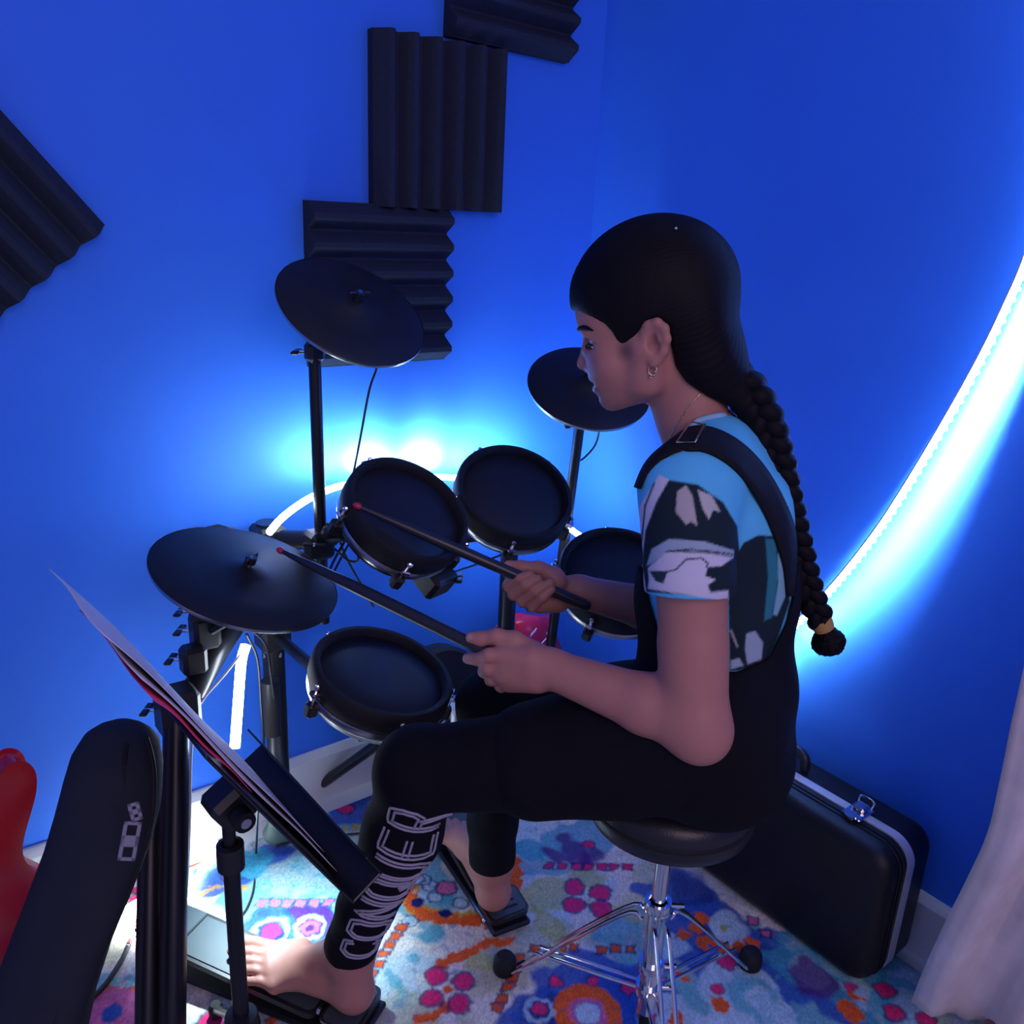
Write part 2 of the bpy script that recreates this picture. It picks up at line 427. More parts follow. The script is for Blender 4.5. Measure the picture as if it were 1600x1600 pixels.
def np_mesh(name, V, Q, m, parent=None, smooth=180, attr=None, off=None):
    me = bpy.data.meshes.new(name)
    if parent is not None:
        root = parent
        while root.parent: root = root.parent
        off = np.array(root.location)
    if off is not None: V = V - np.asarray(off)
    Q = np.asarray(Q)
    me.vertices.add(len(V)); me.vertices.foreach_set('co', np.ascontiguousarray(V, dtype=np.float32).ravel())
    k = Q.shape[1]
    me.loops.add(Q.size); me.loops.foreach_set('vertex_index', Q.ravel().astype(np.int32))
    me.polygons.add(len(Q)); me.polygons.foreach_set('loop_start', np.arange(0, Q.size, k, dtype=np.int32))
    for mm in (m if isinstance(m, list) else [m]): me.materials.append(M[mm] if isinstance(mm, str) else mm)
    if attr is not None:
        a = me.color_attributes.new('Col', 'FLOAT_COLOR', 'POINT')
        a.data.foreach_set('color', np.concatenate([attr, np.ones((len(attr), 1))], 1).astype(np.float32).ravel())
    me.update(calc_edges=True); me.validate()
    finish(me, smooth)
    o = bpy.data.objects.new(name, me); COL.objects.link(o)
    if parent is not None: o.parent = parent
    elif off is not None: o.location = tuple(map(float, off))
    return o


M['rug'] = mat('woven_rug', (0.7, 0.7, 0.7), 0.95, spec=0.1, attr='Col', var=0.14, scale=220, bump=0.6, bump_scale=700)
build_rug()

# ------------------------------------------------------------------ acoustic foam
def foam_panel(cx, cz, rot, label, flip=False, ridges=6, L=0.30):
    """square wedge foam tile on the left wall; rot = turn of the ridges in the wall plane (degrees)"""
    a = math.radians(rot); ux = np.array([math.cos(a), 0, math.sin(a)]); uz = np.array([-math.sin(a), 0, math.cos(a)]); out = np.array([0, -1.0, 0])
    c = np.array([cx, -0.001, cz]); prof = []                          # profile across the ridges: (t along uz, height)
    w = L / ridges
    for i in range(ridges):
        t0 = -L / 2 + i * w
        prof += [(t0 + 0.002, 0.020), (t0 + w * 0.40, 0.047), (t0 + w * 0.60, 0.047), (t0 + w - 0.002, 0.020)]
    prof = [(-L / 2, 0.0), (-L / 2, 0.020)] + prof + [(L / 2, 0.020), (L / 2, 0.0)]
    m = MB(); n = len(prof); v = []
    cuts = [-L / 2, L / 2]
    for s_ in cuts:
        for t, h in prof: v.append(c + ux * s_ + uz * t + out * h)
    f = [(i, i + 1, n + i + 1, n + i) for i in range(n - 1)] + [(n - 1, 0, n, 2 * n - 1), tuple(range(n - 1, -1, -1)), tuple(range(n, 2 * n))]
    m.add(v, f); o = m.build('acoustic_foam_panel', 'foam', smooth=0, loc=c)
    mod = o.modifiers.new('soft', 'BEVEL'); mod.width = 0.0025; mod.segments = 2; mod.limit_method = 'ANGLE'
    return tag(o, label, 'foam panel', 'acoustic foam panels on the blue wall')

foam_panel(-0.260, 1.716, -1.5, 'charcoal foam panel with horizontal ridges, highest in the stepped row')
foam_panel(-0.424, 1.411, 90, 'charcoal foam panel with vertical ridges, middle of the stepped row')
foam_panel(-0.558, 1.116, 0, 'charcoal foam panel with horizontal ridges behind the highest cymbal pad')
pa, pb = ony(167, 352, -0.03), ony(0, 168, -0.03)
d_ = nrm(pb - pa); ang = math.degrees(math.atan2(d_[2], d_[0]))
pc = pa + d_ * 0.15 + np.array([d_[2], 0, -d_[0]]) * (-0.15 if d_[2] < 0 else 0.15) * (1 if d_[0] > 0 else 1)
perp = np.array([-d_[2], 0, d_[0]]); perp = perp if perp[2] < 0 else -perp
pc = pa + d_ * 0.15 + perp * 0.15
foam_panel(pc[0], pc[2], ang, 'charcoal foam panel hung diagonally, cut off by the left picture edge')

# ------------------------------------------------------------------ LED strips
def led_strip(name, pts, r, m, label, bead_dir=None, aim=None, n=10):
    sp = spline(pts, n); root = thing(name, sp[len(sp) // 2], label, 'LED strip')
    mb = MB().tube(sp, r, 12)
    if aim is not None:                                        # the diodes face one way; the silicone sleeve glows faintly on the other sides
        V = np.array(mb.v); S = np.array(sp); a_ = nrm(aim); mb.mi = []
        for q in mb.f:
            c_ = V[list(q)].mean(0); k = np.argmin(((S - c_) ** 2).sum(1)); mb.mi.append(0 if len(q) == 4 and nrm(c_ - S[k]) @ a_ > 0.35 else 1)
    mb.build('light_tube', [m, 'led_face'], root, smooth=180)
    if bead_dir is not None:
        mb = MB(); acc = 0.0; last = sp[0]
        for a, b in zip(sp, sp[1:]):
            ln = np.linalg.norm(b - a); k = 0.0
            while acc + (ln - k) >= 0.016:
                k += 0.016 - acc; acc = 0.0; q = a + (b - a) * (k / ln); mb.sphere(q + np.array(bead_dir) * r * 0.9, r * 0.75, 8, 5)
            acc += ln - k
        o = mb.build('diode_row', 'led_face', root, smooth=180); o['kind'] = 'stuff'
        MB().tube([q - np.array(bead_dir) * r * 0.9 for q in sp], r * 0.5, 6).build('tape', 'led_back', root, smooth=180)
    return root

wall_pts = [onx(1668, -520, -.055), onx(1692, -300, -.055), onx(1698, -80, -.055), onx(1680, 110, -.055), onx(1640, 280, -.055), onx(1606, 400, -.06), onx(1572, 480, -.065), onx(1533, 560, -.07), onx(1480, 655, -.075), onx(1420, 755, -.08), onx(1365, 838, -.08), onx(1297, 922, -.075), onx(1240, 978, -.06), onx(1170, 1030, -.04), onx(1105, 1065, -.025)]
led_strip('led_strip', wall_pts, 0.0052, 'led_wall', 'glowing white LED strip sweeping in an arc down the right wall', bead_dir=nrm((.3, -0.8, -0.5)), aim=(1, 0, 0))
def led_beam(a, b, aim, watts, spread=75):
    """the diodes of one stretch of strip: a thin lamp that shines in a beam"""
    c = (a + b) / 2; ln = float(np.linalg.norm(b - a))
    l = bpy.data.lights.new('led_beam', 'AREA'); l.shape = 'RECTANGLE'; l.size = ln; l.size_y = .006; l.color = LED_COL[:3]; l.spread = math.radians(spread)
    l.energy = watts * ln
    o = bpy.data.objects.new('led_beam', l); COL.objects.link(o)
    z = -nrm(aim); x = nrm(b - a); x = nrm(x - (x @ z) * z); y = np.cross(z, x); c = c - z * .009
    o.matrix_world = Matrix(((x[0], y[0], z[0], c[0]), (x[1], y[1], z[1], c[1]), (x[2], y[2], z[2], c[2]), (0, 0, 0, 1)))

bp = spline(wall_pts, 2)
for i in range(len(bp) - 1):
    u_ = i / 2; t = min(1.0, max(0.0, (u_ - 6.5) / 6))                     # the strip turns slowly downwards along its length
    led_beam(bp[i], bp[i + 1], (1 - .35 * t * t, -.10 - .06 * t, -.06 - .30 * t * t), LED_BEAM * (1.0 - .42 * t), 62 + 60 * t)
# ================================================================== electronic drum kit
def lug_spots(n, off): return [off + 2 * math.pi * k / n for k in range(n)]


def drum_pad(c, n, R, label, lugs=5, off=0.3, depth=0.062):
    F3 = frame_of(n); root = thing('drum_pad', c - n * depth, label, 'drum pad', 'round rubber-headed drum pads of the kit')
    MB().lathe([(0, -depth), (R * .80, -depth), (R * .86, -depth + .006), (R * .90, -depth * .55), (R * .965, -depth * .5), (R * .965, -.012), (0, -.012)], c, n, 48).build('shell', 'black_plastic', root, smooth=40)
    MB().lathe([(R * .87, -.004), (R * .88, .009), (R * .91, .014), (R * .97, .014), (R, .009), (R * 1.005, -.018), (R * .985, -.022), (R * .96, -.02)], c, n, 56).build('hoop', 'black_rubber', root, smooth=50)
    MB().lathe([(0, .0035), (R * .5, .003), (R * .86, .001), (R * .895, -.002), (R * .895, -.012)], c, n, 56).build('head', 'pad_rubber', root, smooth=40)
    MB().lathe([(R * .972, -.040), (R * .985, -.036), (R * .985, -.030), (R * .972, -.026)], c, n, 56).build('shell_band', 'steel', root, smooth=40)
    for a in lug_spots(lugs, off):
        d = F3 @ np.array([math.cos(a), math.sin(a), 0]); t = F3 @ np.array([-math.sin(a), math.cos(a), 0]); B = np.stack([d, t, n], 1)
        lg = MB().box(c + d * R * 1.02 - n * .042, (.020, .018, .026), B, bev=.004).build('lug', 'black_plastic', root, smooth=30)
        MB().box(c + d * R * 1.03 - n * .012, (.018, .014, .008), B, bev=.002).build('claw', 'chrome', lg, smooth=30)
        MB().tube([c + d * R * 1.035 - n * .055, c + d * R * 1.035 + n * .002], .0028, 8).sphere(c + d * R * 1.035 + n * .002, .0048, 8, 5).build('tension_rod', 'chrome', lg)
    return root


def clamp_block(m, p, ax, size=(.045, .04, .05)):
    B = frame_of(ax); m.box(p, size, B, bev=.007); return m


def cymbal_pad(c, n, R, label, bell=0.016):
    root = thing('cymbal_pad', c - n * .03, label, 'cymbal pad', 'thin black cymbal pads of the kit')
    prof = [(0, bell + .004), (R * .10, bell + .003), (R * .20, bell - .002), (R * .27, .008), (R * .6, .0045), (R * .96, .001), (R, -.003), (R * .985, -.007), (R * .6, -.005), (R * .25, -.002), (0, 0)]
    MB().lathe(prof, c, n, 64).build('pad', 'pad_rubber', root, smooth=50)
    MB().lathe([(R * .978, -.0085), (R * .995, -.0085), (R * 1.004, -.005), (R * 1.004, -.002)], c, n, 64).build('edge_trim', 'steel', root, smooth=50)
    m = MB(); m.tube([c + n * (bell + .001), c + n * (bell + .022)], .004, 8)
    nut = m.build('threaded_tip', 'chrome', root)
    F3 = frame_of(n); q = c + n * (bell + .015)
    MB().tube([q - n * .006, q + n * .006], .009, 10).box(q + F3[:, 0] * .012, (.016, .005, .014), F3, bev=.002).box(q - F3[:, 0] * .012, (.016, .005, .014), F3, bev=.002).build('wing_nut', 'black_plastic', root)
    MB().lathe([(0, -.035), (.012, -.035), (.014, -.02), (.018, -.004), (0, -.004)], c, n, 16).build('tilter', 'black_plastic', root)
    return root


crash_c, crash_n = ellipse_disc(551, 483, 242, 138, 24, .127)
ride_c, ride_n = ellipse_disc(921, 603, 195, 122, 14, .127)
hat_c, hat_n = ellipse_disc(385, 897, 292, 146, 17, .150)
t1_c, t1_n = ellipse_disc(636, 800, 208, 136, 36, .106)
t2_c, t2_n = ellipse_disc(803, 772, 188, 138, 24, .106)
t3_c, t3_n = ellipse_disc(968, 902, 196, 146, 18, .117)
sn_c, sn_n = ellipse_disc(597, 1055, 226, 130, 20, .117)

cymbal_pad(crash_c, crash_n, .127, 'black cymbal pad on the tall pole in front of the foam panel')
cymbal_pad(ride_c, ride_n, .127, "black cymbal pad seen behind the drummer's chin")
cymbal_pad(hat_c, hat_n, .150, 'black hi-hat cymbal pad, lowest and leftmost of the cymbals', .012)
drum_pad(t1_c, t1_n, .106, 'black tom pad with a drumstick crossing its head')
drum_pad(t2_c, t2_n, .106, 'black tom pad on the centre post, between the two other tom pads', off=.6)
drum_pad(t3_c, t3_n, .117, "black floor tom pad half hidden behind the drummer's chest and wrist")
drum_pad(sn_c, sn_n, .117, "black snare pad beside the drummer's near knee, lowest of the drum pads", off=.1)

rack = thing('drum_rack', (-.835, -.088, .0085), 'black tubular drum rack carrying the pads and cymbals', 'drum rack')
RP = np.array([-.835, -.088])                                           # rear left post
CP = ony(793, 930, -.17)[:2]                                            # centre post
def v3(xy, z): return np.array([xy[0], xy[1], z])
MB().tube([v3(RP, .035), v3(RP, .70)], .0215, 20).build('post', 'black_metal', rack)
MB().tube([v3(CP, .03), v3(CP, .64)], .019, 20).build('post', 'black_metal', rack)
FT, FB = P(276, 1092, 1.42), onz(268, 1660, .03)
MB().tube([FB, FT], .0205, 20).build('post', 'black_metal', rack)
F1T, F1B = P(236, 1225, 1.42), onz(230, 1655, .03)
MB().tube([F1B, F1T], .0190, 20).build('post', 'black_metal', rack)
R3T, R3B = ony(906, 662, -.19), ony(851, 1080, -.20)
MB().tube([R3T, R3B], .0115, 16).build('cymbal_arm', 'black_metal', rack)
CRT, CRB = ony(491, 545, -.215), ony(506, 972, -.215)
MB().tube([crash_c - crash_n * .03, CRT + (0, 0, -.02)], .006, 10).tube([CRT, CRB], .0105, 16).build('cymbal_arm', 'black_metal', rack)
MB().tube([ride_c - ride_n * .03, R3T], .006, 10).build('cymbal_tilter_rod', 'black_metal', rack)
# side bar, rear bar, tom arms
SB = v3(RP, .50)
MB().tube(spline([FT + (0.005, 0, -.03), FT * .6 + SB * .4 + (0, 0, .03), SB + (0, 0, .10)], 8), .021, 18).build('side_bar', 'black_metal', rack)
t1_b, t2_b, t3_b, sn_b = (c - n * .062 for c, n in ((t1_c, t1_n), (t2_c, t2_n), (t3_c, t3_n), (sn_c, sn_n)))
MB().tube(spline([v3(RP, .665), CRT * 0 + v3(CRT[:2] + .02, .69), t1_b * .5 + v3(CRT[:2], .69) * .5 + (0, .05, .0), v3((-.60, -.20), .66), v3(CP, .62)], 8), .0185, 18).build('rear_bar', 'black_metal', rack)
MB().tube([t1_b + t1_n * .01, v3((-.63, -.22), .665)], .010, 12).build('tom_arm', 'black_metal', rack)
MB().tube(spline([t2_b + t2_n * .01, t2_b - t2_n * .03, v3(CP, .60)], 6), .010, 12).build('tom_arm', 'black_metal', rack)
MB().tube(spline([t3_b + t3_n * .01, t3_b - t3_n * .04, R3T * .45 + R3B * .55], 6), .009, 12).build('tom_arm', 'black_metal', rack)
SNA = v3(RP, .475)
MB().tube(spline([sn_b + sn_n * .01, sn_b * .6 + SNA * .4 + (0, 0, -.01), SNA], 6), .011, 12).build('snare_arm', 'black_metal', rack)
HA = v3(RP, .60)
MB().tube(spline([hat_c - hat_n * .03, hat_c - hat_n * .08, P(330, 985, 1.47)], 6), .008, 12).build('hi_hat_arm', 'black_metal', rack)


def clamp(p, ax, size, wing=None, parent=rack):
    m = MB(); clamp_block(m, p, ax, size); o = m.build('clamp', 'black_plastic', parent, smooth=30)
    if wing is not None:
        w = nrm(wing); q = p + w * (max(size) * .5 + .012); B = frame_of(w)
        MB().tube([p + w * size[0] * .4, q + w * .004], .0035, 8).build('bolt', 'chrome', o)
        MB().box(q + B[:, 0] * .010, (.018, .006, .012), B, bev=.002).box(q - B[:, 0] * .010, (.018, .006, .012), B, bev=.002).build('wing_screw', 'black_plastic', o)
    return o


clamp(FT + (0, 0, -.02), (0, 0, 1), (.062, .058, .075), -CR)
clamp(v3(RP, .665), (0, 0, 1), (.056, .056, .06), -CR)
clamp(SB + (0, 0, .09), (0, 0, 1), (.058, .056, .06), -CU)
clamp(v3(CRT[:2], .69), (0, 0, 1), (.045, .045, .05), -CF)
clamp(v3(CP, .61), (0, 0, 1), (.055, .052, .06), -CF)
clamp(SNA, (0, 0, 1), (.058, .055, .062), -CU)
clamp(R3T * .45 + R3B * .55, nrm(R3T - R3B), (.040, .042, .05), -CF)
clamp(P(320, 985, 1.48), (0, 0, 1), (.045, .04, .06), -CR)
clamp(P(302, 1030, 1.46), (0, 0, 1), (.040, .036, .05), -CR)
clamp(P(312, 955, 1.46), (.2, 0, 1), (.028, .03, .04), -CR)
clamp(t1_b + P(672, 900, 1.50) * 0 - t1_n * .012 + CR * .015, t1_n, (.075, .06, .05), -CF)
clamp(P(680, 903, 1.475), t1_n, (.056, .050, .050), CR)
clamp(t2_b - t2_n * .012, t2_n, (.07, .055, .04), -CF + CR)
clamp(sn_b - sn_n * .010, sn_n, (.07, .06, .036), -CU)
clamp(CRT + (0, 0, -.005), (0, 0, 1), (.03, .028, .035), -CR)
clamp(R3T + (0, 0, -.005), (0, 0, 1), (.024, .022, .03), -CR)
snc = P(424, 1105, 1.62)
MB().tube([snc + (0, 0, .055), snc - (0, 0, .055)], .0165, 16).build('arm_end_tube', 'black_plastic', rack)
MB().tube([snc, v3(RP, snc[2])], .010, 10).build('arm_rod', 'black_metal', rack)
# feet
MB().lathe([(0, -.028), (.036, -.028), (.038, -.018), (.030, -.004), (.026, .016), (0, .016)], v3(RP, .038), (0, 0, 1), 24).build('rubber_foot', 'green_rubber', rack)
MB().lathe([(0, -.02), (.034, -.02), (.035, -.012), (.028, .004), (.023, .016), (0, .016)], v3(CP, .03), (0, 0, 1), 24).build('rubber_foot', 'black_rubber', rack)
for fb in (FB, F1B):
    MB().lathe([(0, -.02), (.032, -.02), (.033, -.012), (.026, .004), (.022, .016), (0, .016)], fb, (0, 0, 1), 24).build('rubber_foot', 'black_rubber', rack)

# sound module behind the hi-hat
mod_c = P(372, 850, 1.70); mn = nrm(np.array([.35, -.55, .75])); MF = np.stack([nrm(np.cross((0, 0, 1), mn)), np.cross(mn, nrm(np.cross((0, 0, 1), mn))), mn], 1)
modl = thing('drum_module', mod_c - mn * .02, 'small black drum sound module poking up behind the hi-hat pad', 'drum module')
MB().box(mod_c, (.16, .11, .036), MF, bev=.008).build('housing', 'black_plastic', modl, smooth=30)
MB().box(mod_c + MF @ np.array([-.03, .015, .0185]), (.06, .035, .003), MF, bev=.001).build('screen', mat('module_screen', (.10, .14, .16), .2, var=.03), modl)
for i in range(3):
    MB().lathe([(.008, 0), (.008, .008), (.006, .010), (0, .010)], mod_c + MF @ np.array([.03 + .018 * i, .02, .018]), mn, 14).build('knob', 'black_rubber', modl)
for i in range(4):
    MB().box(mod_c + MF @ np.array([-.05 + .03 * i, -.025, .019]), (.018, .010, .004), MF, bev=.001).build('button', 'black_rubber', modl)
MB().tube([mod_c - mn * .018, v3(RP, .68)], .008, 10).build('bracket', 'black_metal', modl)

# LED strip bowed between the rack and the wall, and its tail running down to the rug
arc = [ony(421, 832, -.22), ony(440, 810, -.19), ony(470, 787, -.15), ony(500, 771, -.115), ony(530, 760, -.085), ony(575, 750, -.055), ony(625, 744, -.045), ony(700, 746, -.055), ony(760, 752, -.09), ony(830, 785, -.15), ony(893, 828, -.22), ony(912, 842, -.25)]
led_strip('led_strip', arc, .0062, 'led_rack', 'glowing white LED strip bowed behind the tom pads', aim=(0, .8, .6))
for i in range(3, 9): led_beam(arc[i], arc[i + 1], (0, .85, .55), LED_BEAM * {4: .5, 5: 2.2, 6: 2.8, 7: .7}.get(i, .4), 95)
for i in (8, 9, 10): led_beam(arc[i], arc[i + 1], (.65, .5, .35), LED_BEAM * 1.6, 150)
tail = [P(384, 1008, 1.50), P(377, 1035, 1.50), P(372, 1100, 1.50), P(367, 1168, 1.50)]
led_strip('led_strip', tail, .0085, 'led_floor', 'short bright LED strip hanging upright under the hi-hat pad')
led_beam(P(370, 1172, 1.50) + CR * -.02, P(370, 1172, 1.50) + CR * .02, (.06, -.20, -1), 38.0, 72)
fl = [onz(338, 1318, .016), onz(330, 1335, .016), onz(312, 1365, .016), onz(296, 1395, .016), onz(275, 1412, .016)]
cc = onz(226, 1436, .016)
fl += [cc + np.array([math.cos(a), math.sin(a), 0]) * (.052 - .004 * a) + (0, 0, .0015 * a) for a in np.linspace(1.2, 9.5, 14)]      # the spare length lies coiled
led_strip('led_strip', fl, .0060, 'led_floor', 'glowing LED strip trailing over the rug to a coil behind the music stand', n=5)

# ------------------------------------------------------------------ cables
def cable(pts, r, label, m='cable', n=10):
    sp = spline(pts, n); o = MB().tube(sp, r, 8).build('cable', m, smooth=180, loc=sp[0]); return tag(o, label, 'cable')

cable([crash_c - crash_n * .012 + CR * .05 - CU * .01, ony(590, 568, -.20), ony(577, 610, -.19), ony(562, 690, -.20), ony(548, 760, -.21), ony(530, 840, -.20), v3(CP, .2) * .2 + ony(520, 900, -.2) * .8], .0022, 'thin black cable hanging from the highest cymbal pad')
cable([ride_c - ride_n * .012 + CR * .02, ony(936, 668, -.20), ony(930, 695, -.19), ony(912, 716, -.19), ony(899, 722, -.19)], .0022, "thin black cable looping from the cymbal pad behind the drummer's chin")
cable([t1_b + CR * -.06, ony(560, 873, -.25), ony(545, 876, -.24), ony(528, 862, -.23), ony(515, 850, -.21)], .0022, 'short black cable curling under the tom pad crossed by a drumstick')
cable([ony(545, 835, -.22), ony(525, 870, -.21), ony(512, 900, -.2), ony(507, 935, -.19)], .0025, 'black cable running down beside the tall cymbal pole')
cable([ony(552, 838, -.22), ony(535, 868, -.21), ony(520, 900, -.2), ony(510, 945, -.185)], .0022, 'second black cable running down beside the tall cymbal pole')
cable([ony(672, 908, -.25), ony(710, 893, -.22), ony(750, 880, -.2), ony(795, 862, -.19)], .0022, 'thin black cable strung from the tom pad to the centre post')
cable([P(385, 990, 1.52), P(402, 1030, 1.54), P(408, 1100, 1.55), P(412, 1180, 1.58), P(404, 1250, 1.62), onz(400, 1330, .014), onz(396, 1390, .013), onz(380, 1428, .013), onz(360, 1440, .013)], .0024, 'thin black cable dropping to the bright patch of rug')
cable([P(395, 985, 1.53), P(416, 1010, 1.56), P(424, 1060, 1.58), P(428, 1090, 1.6)], .0024, 'thin black cable looped between the hi-hat and the rear rack post')
cable([P(384, 1012, 1.50), P(350, 1055, 1.47), P(318, 1092, 1.45), P(306, 1120, 1.44), P(299, 1180, 1.44), P(296, 1300, 1.46), onz(292, 1400, .013)], .0020, 'pale beaded wire hanging beside the front rack post', 'led_back')
cable([onz(430, 1322, .02), onz(470, 1310, .014), onz(520, 1306, .014), onz(562, 1302, .014), onz(600, 1300, .014)], .0022, "thin black cable lying on the rug behind the drummer's near shin")
cable([onz(135, 1568, .014), onz(165, 1538, .014), onz(190, 1500, .014), onz(200, 1478, .014)], .0045, 'black end of a cable lying on the rug beside the gig bag')
cable([onz(200, 1478, .014), onz(207, 1460, .014), onz(213, 1440, .014), onz(222, 1400, .014)], .0045, 'red section of cable lying on the rug beside the gig bag', 'red_cable')

# ------------------------------------------------------------------ kick pad and pedals
kp_c = np.array([-.575, -.13, .36]); kp_c = ony(690, 1075, -.15); kn = nrm(np.array([-.05, -1, .12]))
kick = thing('kick_pad', (kp_c[0], kp_c[1], .0085), 'black upright kick drum pad tower behind the snare pad', 'kick pad')
MB().lathe([(0, -.04), (.085, -.04), (.092, -.034), (.095, .004), (.088, .012), (.084, .008), (0, .008)], kp_c, kn, 40).build('pad', 'pad_rubber', kick, smooth=40)
MB().box((kp_c[0], kp_c[1] + .055, kp_c[2] / 2 + .01), (.09, .03, kp_c[2] - .03), bev=.006).build('tower', 'black_metal', kick, smooth=30)
for sx in (-1, 1):
    MB().tube([(kp_c[0] + sx * .03, kp_c[1] + .05, .20), (kp_c[0] + sx * .11, kp_c[1] - .05, .022)], .013, 12).build('leg', 'black_metal', kick)
MB().prism([(-.03, 0), (.03, 0), (.055, .2), (-.055, .2)], np.eye(3), (kp_c[0], kp_c[1] - .14, .0095), .008).build('base_plate', 'black_metal', kick, smooth=0)
lg0, lg1 = ony(594, 1160, -.14), onz(498, 1228, .02)
MB().tube([lg0, lg1], .016, 12, flat=((0, 0, 1), .5)).build('front_leg', 'black_metal', kick)


def foot_pedal(heel, toe, w, lift, name, label, slots):
    """long footboard hinged at the heel; heel/toe are points on the rug"""
    heel = np.array(heel); toe = np.array(toe); ax = nrm(toe - heel); L = np.linalg.norm(toe - heel); sd = nrm(np.cross((0, 0, 1), ax)); up = np.array([0, 0, 1.0])
    root = thing(name, (heel[0], heel[1], .0105), label, 'pedal')
    MB().box((heel + toe) / 2 + up * .008, (L + .02, w * .95, .012), np.stack([ax, sd, up], 1), bev=.004).build('base_plate', 'black_metal', root, smooth=30)
    a2 = nrm(ax * L + up * lift); u2 = np.cross(a2, sd) * 1.0; u2 = u2 if u2[2] > 0 else -u2; B = np.stack([a2, sd, u2], 1)
    h0 = heel + up * .030
    brd = rounded_rect(.060, w, .014, 4)
    hp_ = MB(); hp_.prism(rounded_rect(.066, w, .014, 4), B, h0 + a2 * .030 - u2 * .009, .012)
    hb = hp_.build('heel_plate', 'black_plastic', root, smooth=30)
    MB().prism(rounded_rect(.056, w - .012, .010, 4), B, h0 + a2 * .030 + u2 * .0028, .002).build('heel_pad', 'pedal_pad', hb, smooth=30)
    for i in range(slots):
        MB().box(h0 + a2 * (.016 + .0135 * i) + u2 * .0052, (.0045, w * .52, .0022), B, bev=.0008).build('tread_bar', 'black_rubber', hb, smooth=30)
    fl_ = L - .075
    fb = MB().prism(rounded_rect(fl_, w * .94, .018, 5), B, h0 + a2 * (.070 + fl_ / 2) - u2 * .007, .010).build('footboard', 'black_plastic', root, smooth=30)
    MB().prism(rounded_rect(fl_ - .016, w * .94 - .014, .012, 5), B, h0 + a2 * (.070 + fl_ / 2) + u2 * .003, .002).build('rubber_tread', 'pedal_pad', fb, smooth=30)
    for s_ in (-1, 1):
        MB().tube([h0 + a2 * .066 + sd * s_ * w * .30, h0 + a2 * .072 + sd * s_ * w * .30], .006, 10).build('hinge', 'steel', root)
    return root, B, h0, fl_, a2, u2, sd


M['pedal_pad'] = mat('grey_blue_pedal_rubber', (.045, .06, .07), .5, var=.12, scale=50, bump=.1)
kr, KB, kh0, kfl, ka, ku, ks = foot_pedal(onz(797, 1452, .0105), onz(664, 1262, .0105), .082, .055, 'kick_pedal', "black kick drum pedal under the drummer's far foot", 3)
ktop = kh0 + ka * (.07 + kfl)
for s_ in (-1, 1):
    MB().box(ktop + ks * s_ * .048 + np.array([0, 0, .045]), (.022, .012, .15), KB * 0 + np.stack([ka * np.array([1, 1, 0]) / np.linalg.norm(ka[:2]), ks, (0, 0, 1)], 1), bev=.003).build('upright', 'black_metal', kr, smooth=30)
MB().tube([ktop + ks * .06 + (0, 0, .105), ktop - ks * .06 + (0, 0, .105)], .007, 12).build('axle', 'chrome', kr)
MB().tube([ktop + ka * .004, ktop + (0, 0, .105)], .005, 8).build('drive_strap', 'black_rubber', kr)
bt = P(712, 1112, 1.86)
MB().tube([ktop + (0, 0, .105), bt], .004, 10).build('beater_shaft', 'chrome', kr)
MB().tube([bt - (0, 0, .032), bt + (0, 0, .004)], .0125, 16).build('beater_weight', 'steel', kr)
MB().tube([bt + (0, 0, .004), bt + (0, 0, .016)], [.020, .020], 18).build('beater_cap', 'baseboard', kr)
MB().tube([onz(669, 1298, .02), onz(757, 1438, .02)], .0028, 8).sphere(onz(757, 1438, .02), .005, 8, 6).build('side_rail', 'chrome', kr)

hr, HBm, hh0, hfl, ha, hu, hs = foot_pedal(onz(574, 1606, .0105), onz(262, 1484, .0105), .100, .030, 'hi_hat_pedal', "black hi-hat controller pedal under the drummer's near foot", 0)
tp = hh0 + ha * (.07 + hfl - .01)
pl = MB().box(tp + ha * .002 + hu * .006, (.085, .085, .008), HBm, bev=.002).build('toe_plate', 'pedal_pad', hr, smooth=30)
for s_ in (-.010, .022):
    MB().lathe([(.0065, 0), (.0065, .004), (.005, .006), (0, .006)], tp + ha * (.018 + s_ * .5) + hs * (-.02 + s_) + hu * .010, hu, 12).build('bolt', 'black_rubber', pl)

# ------------------------------------------------------------------ drum stool
SX, SY = -.553, -.863
stool = thing('drum_stool', (SX, SY, .0105), 'round black padded drum stool with chrome tripod stem', 'stool')
SZ = .425                                                                  # underside of the seat
M['seat_vinyl'] = mat('black_vinyl', (.012, .012, .015), .38, var=.12, scale=20, bump=.15, bump_scale=300)
MB().lathe([(0, 0), (.108, 0), (.118, .006), (.122, .018), (.122, .046), (.116, .062), (.09, .071), (0, .073)], (SX, SY, SZ), (0, 0, 1), 56).build('seat', 'seat_vinyl', stool, smooth=60)
MB().lathe([(.1222, .028), (.1240, .030), (.1240, .034), (.1222, .036)], (SX, SY, SZ), (0, 0, 1), 56).build('seat_piping', 'black_rubber', stool)
MB().tube([(SX, SY, .15), (SX, SY, SZ + .004)], .0115, 20).build('inner_tube', 'chrome', stool)
MB().tube([(SX, SY, .055), (SX, SY, .265)], .0150, 20).build('outer_tube', 'chrome', stool)
MB().lathe([(0, -.03), (.02, -.03), (.03, -.008), (.05, 0), (.0, 0)], (SX, SY, SZ), (0, 0, 1), 24).build('seat_socket', 'black_metal', stool)
for z in (.262, .145, .10):
    col_ = MB().lathe([(.0150, -.009), (.0205, -.009), (.0215, 0), (.0205, .009), (.0150, .009)], (SX, SY, z), (0, 0, 1), 20).build('collar', 'chrome', stool)
    MB().tube([(SX + CR[0] * .018, SY + CR[1] * .018, z), (SX + CR[0] * .040, SY + CR[1] * .040, z)], .0035, 8).build('set_screw', 'chrome', col_)
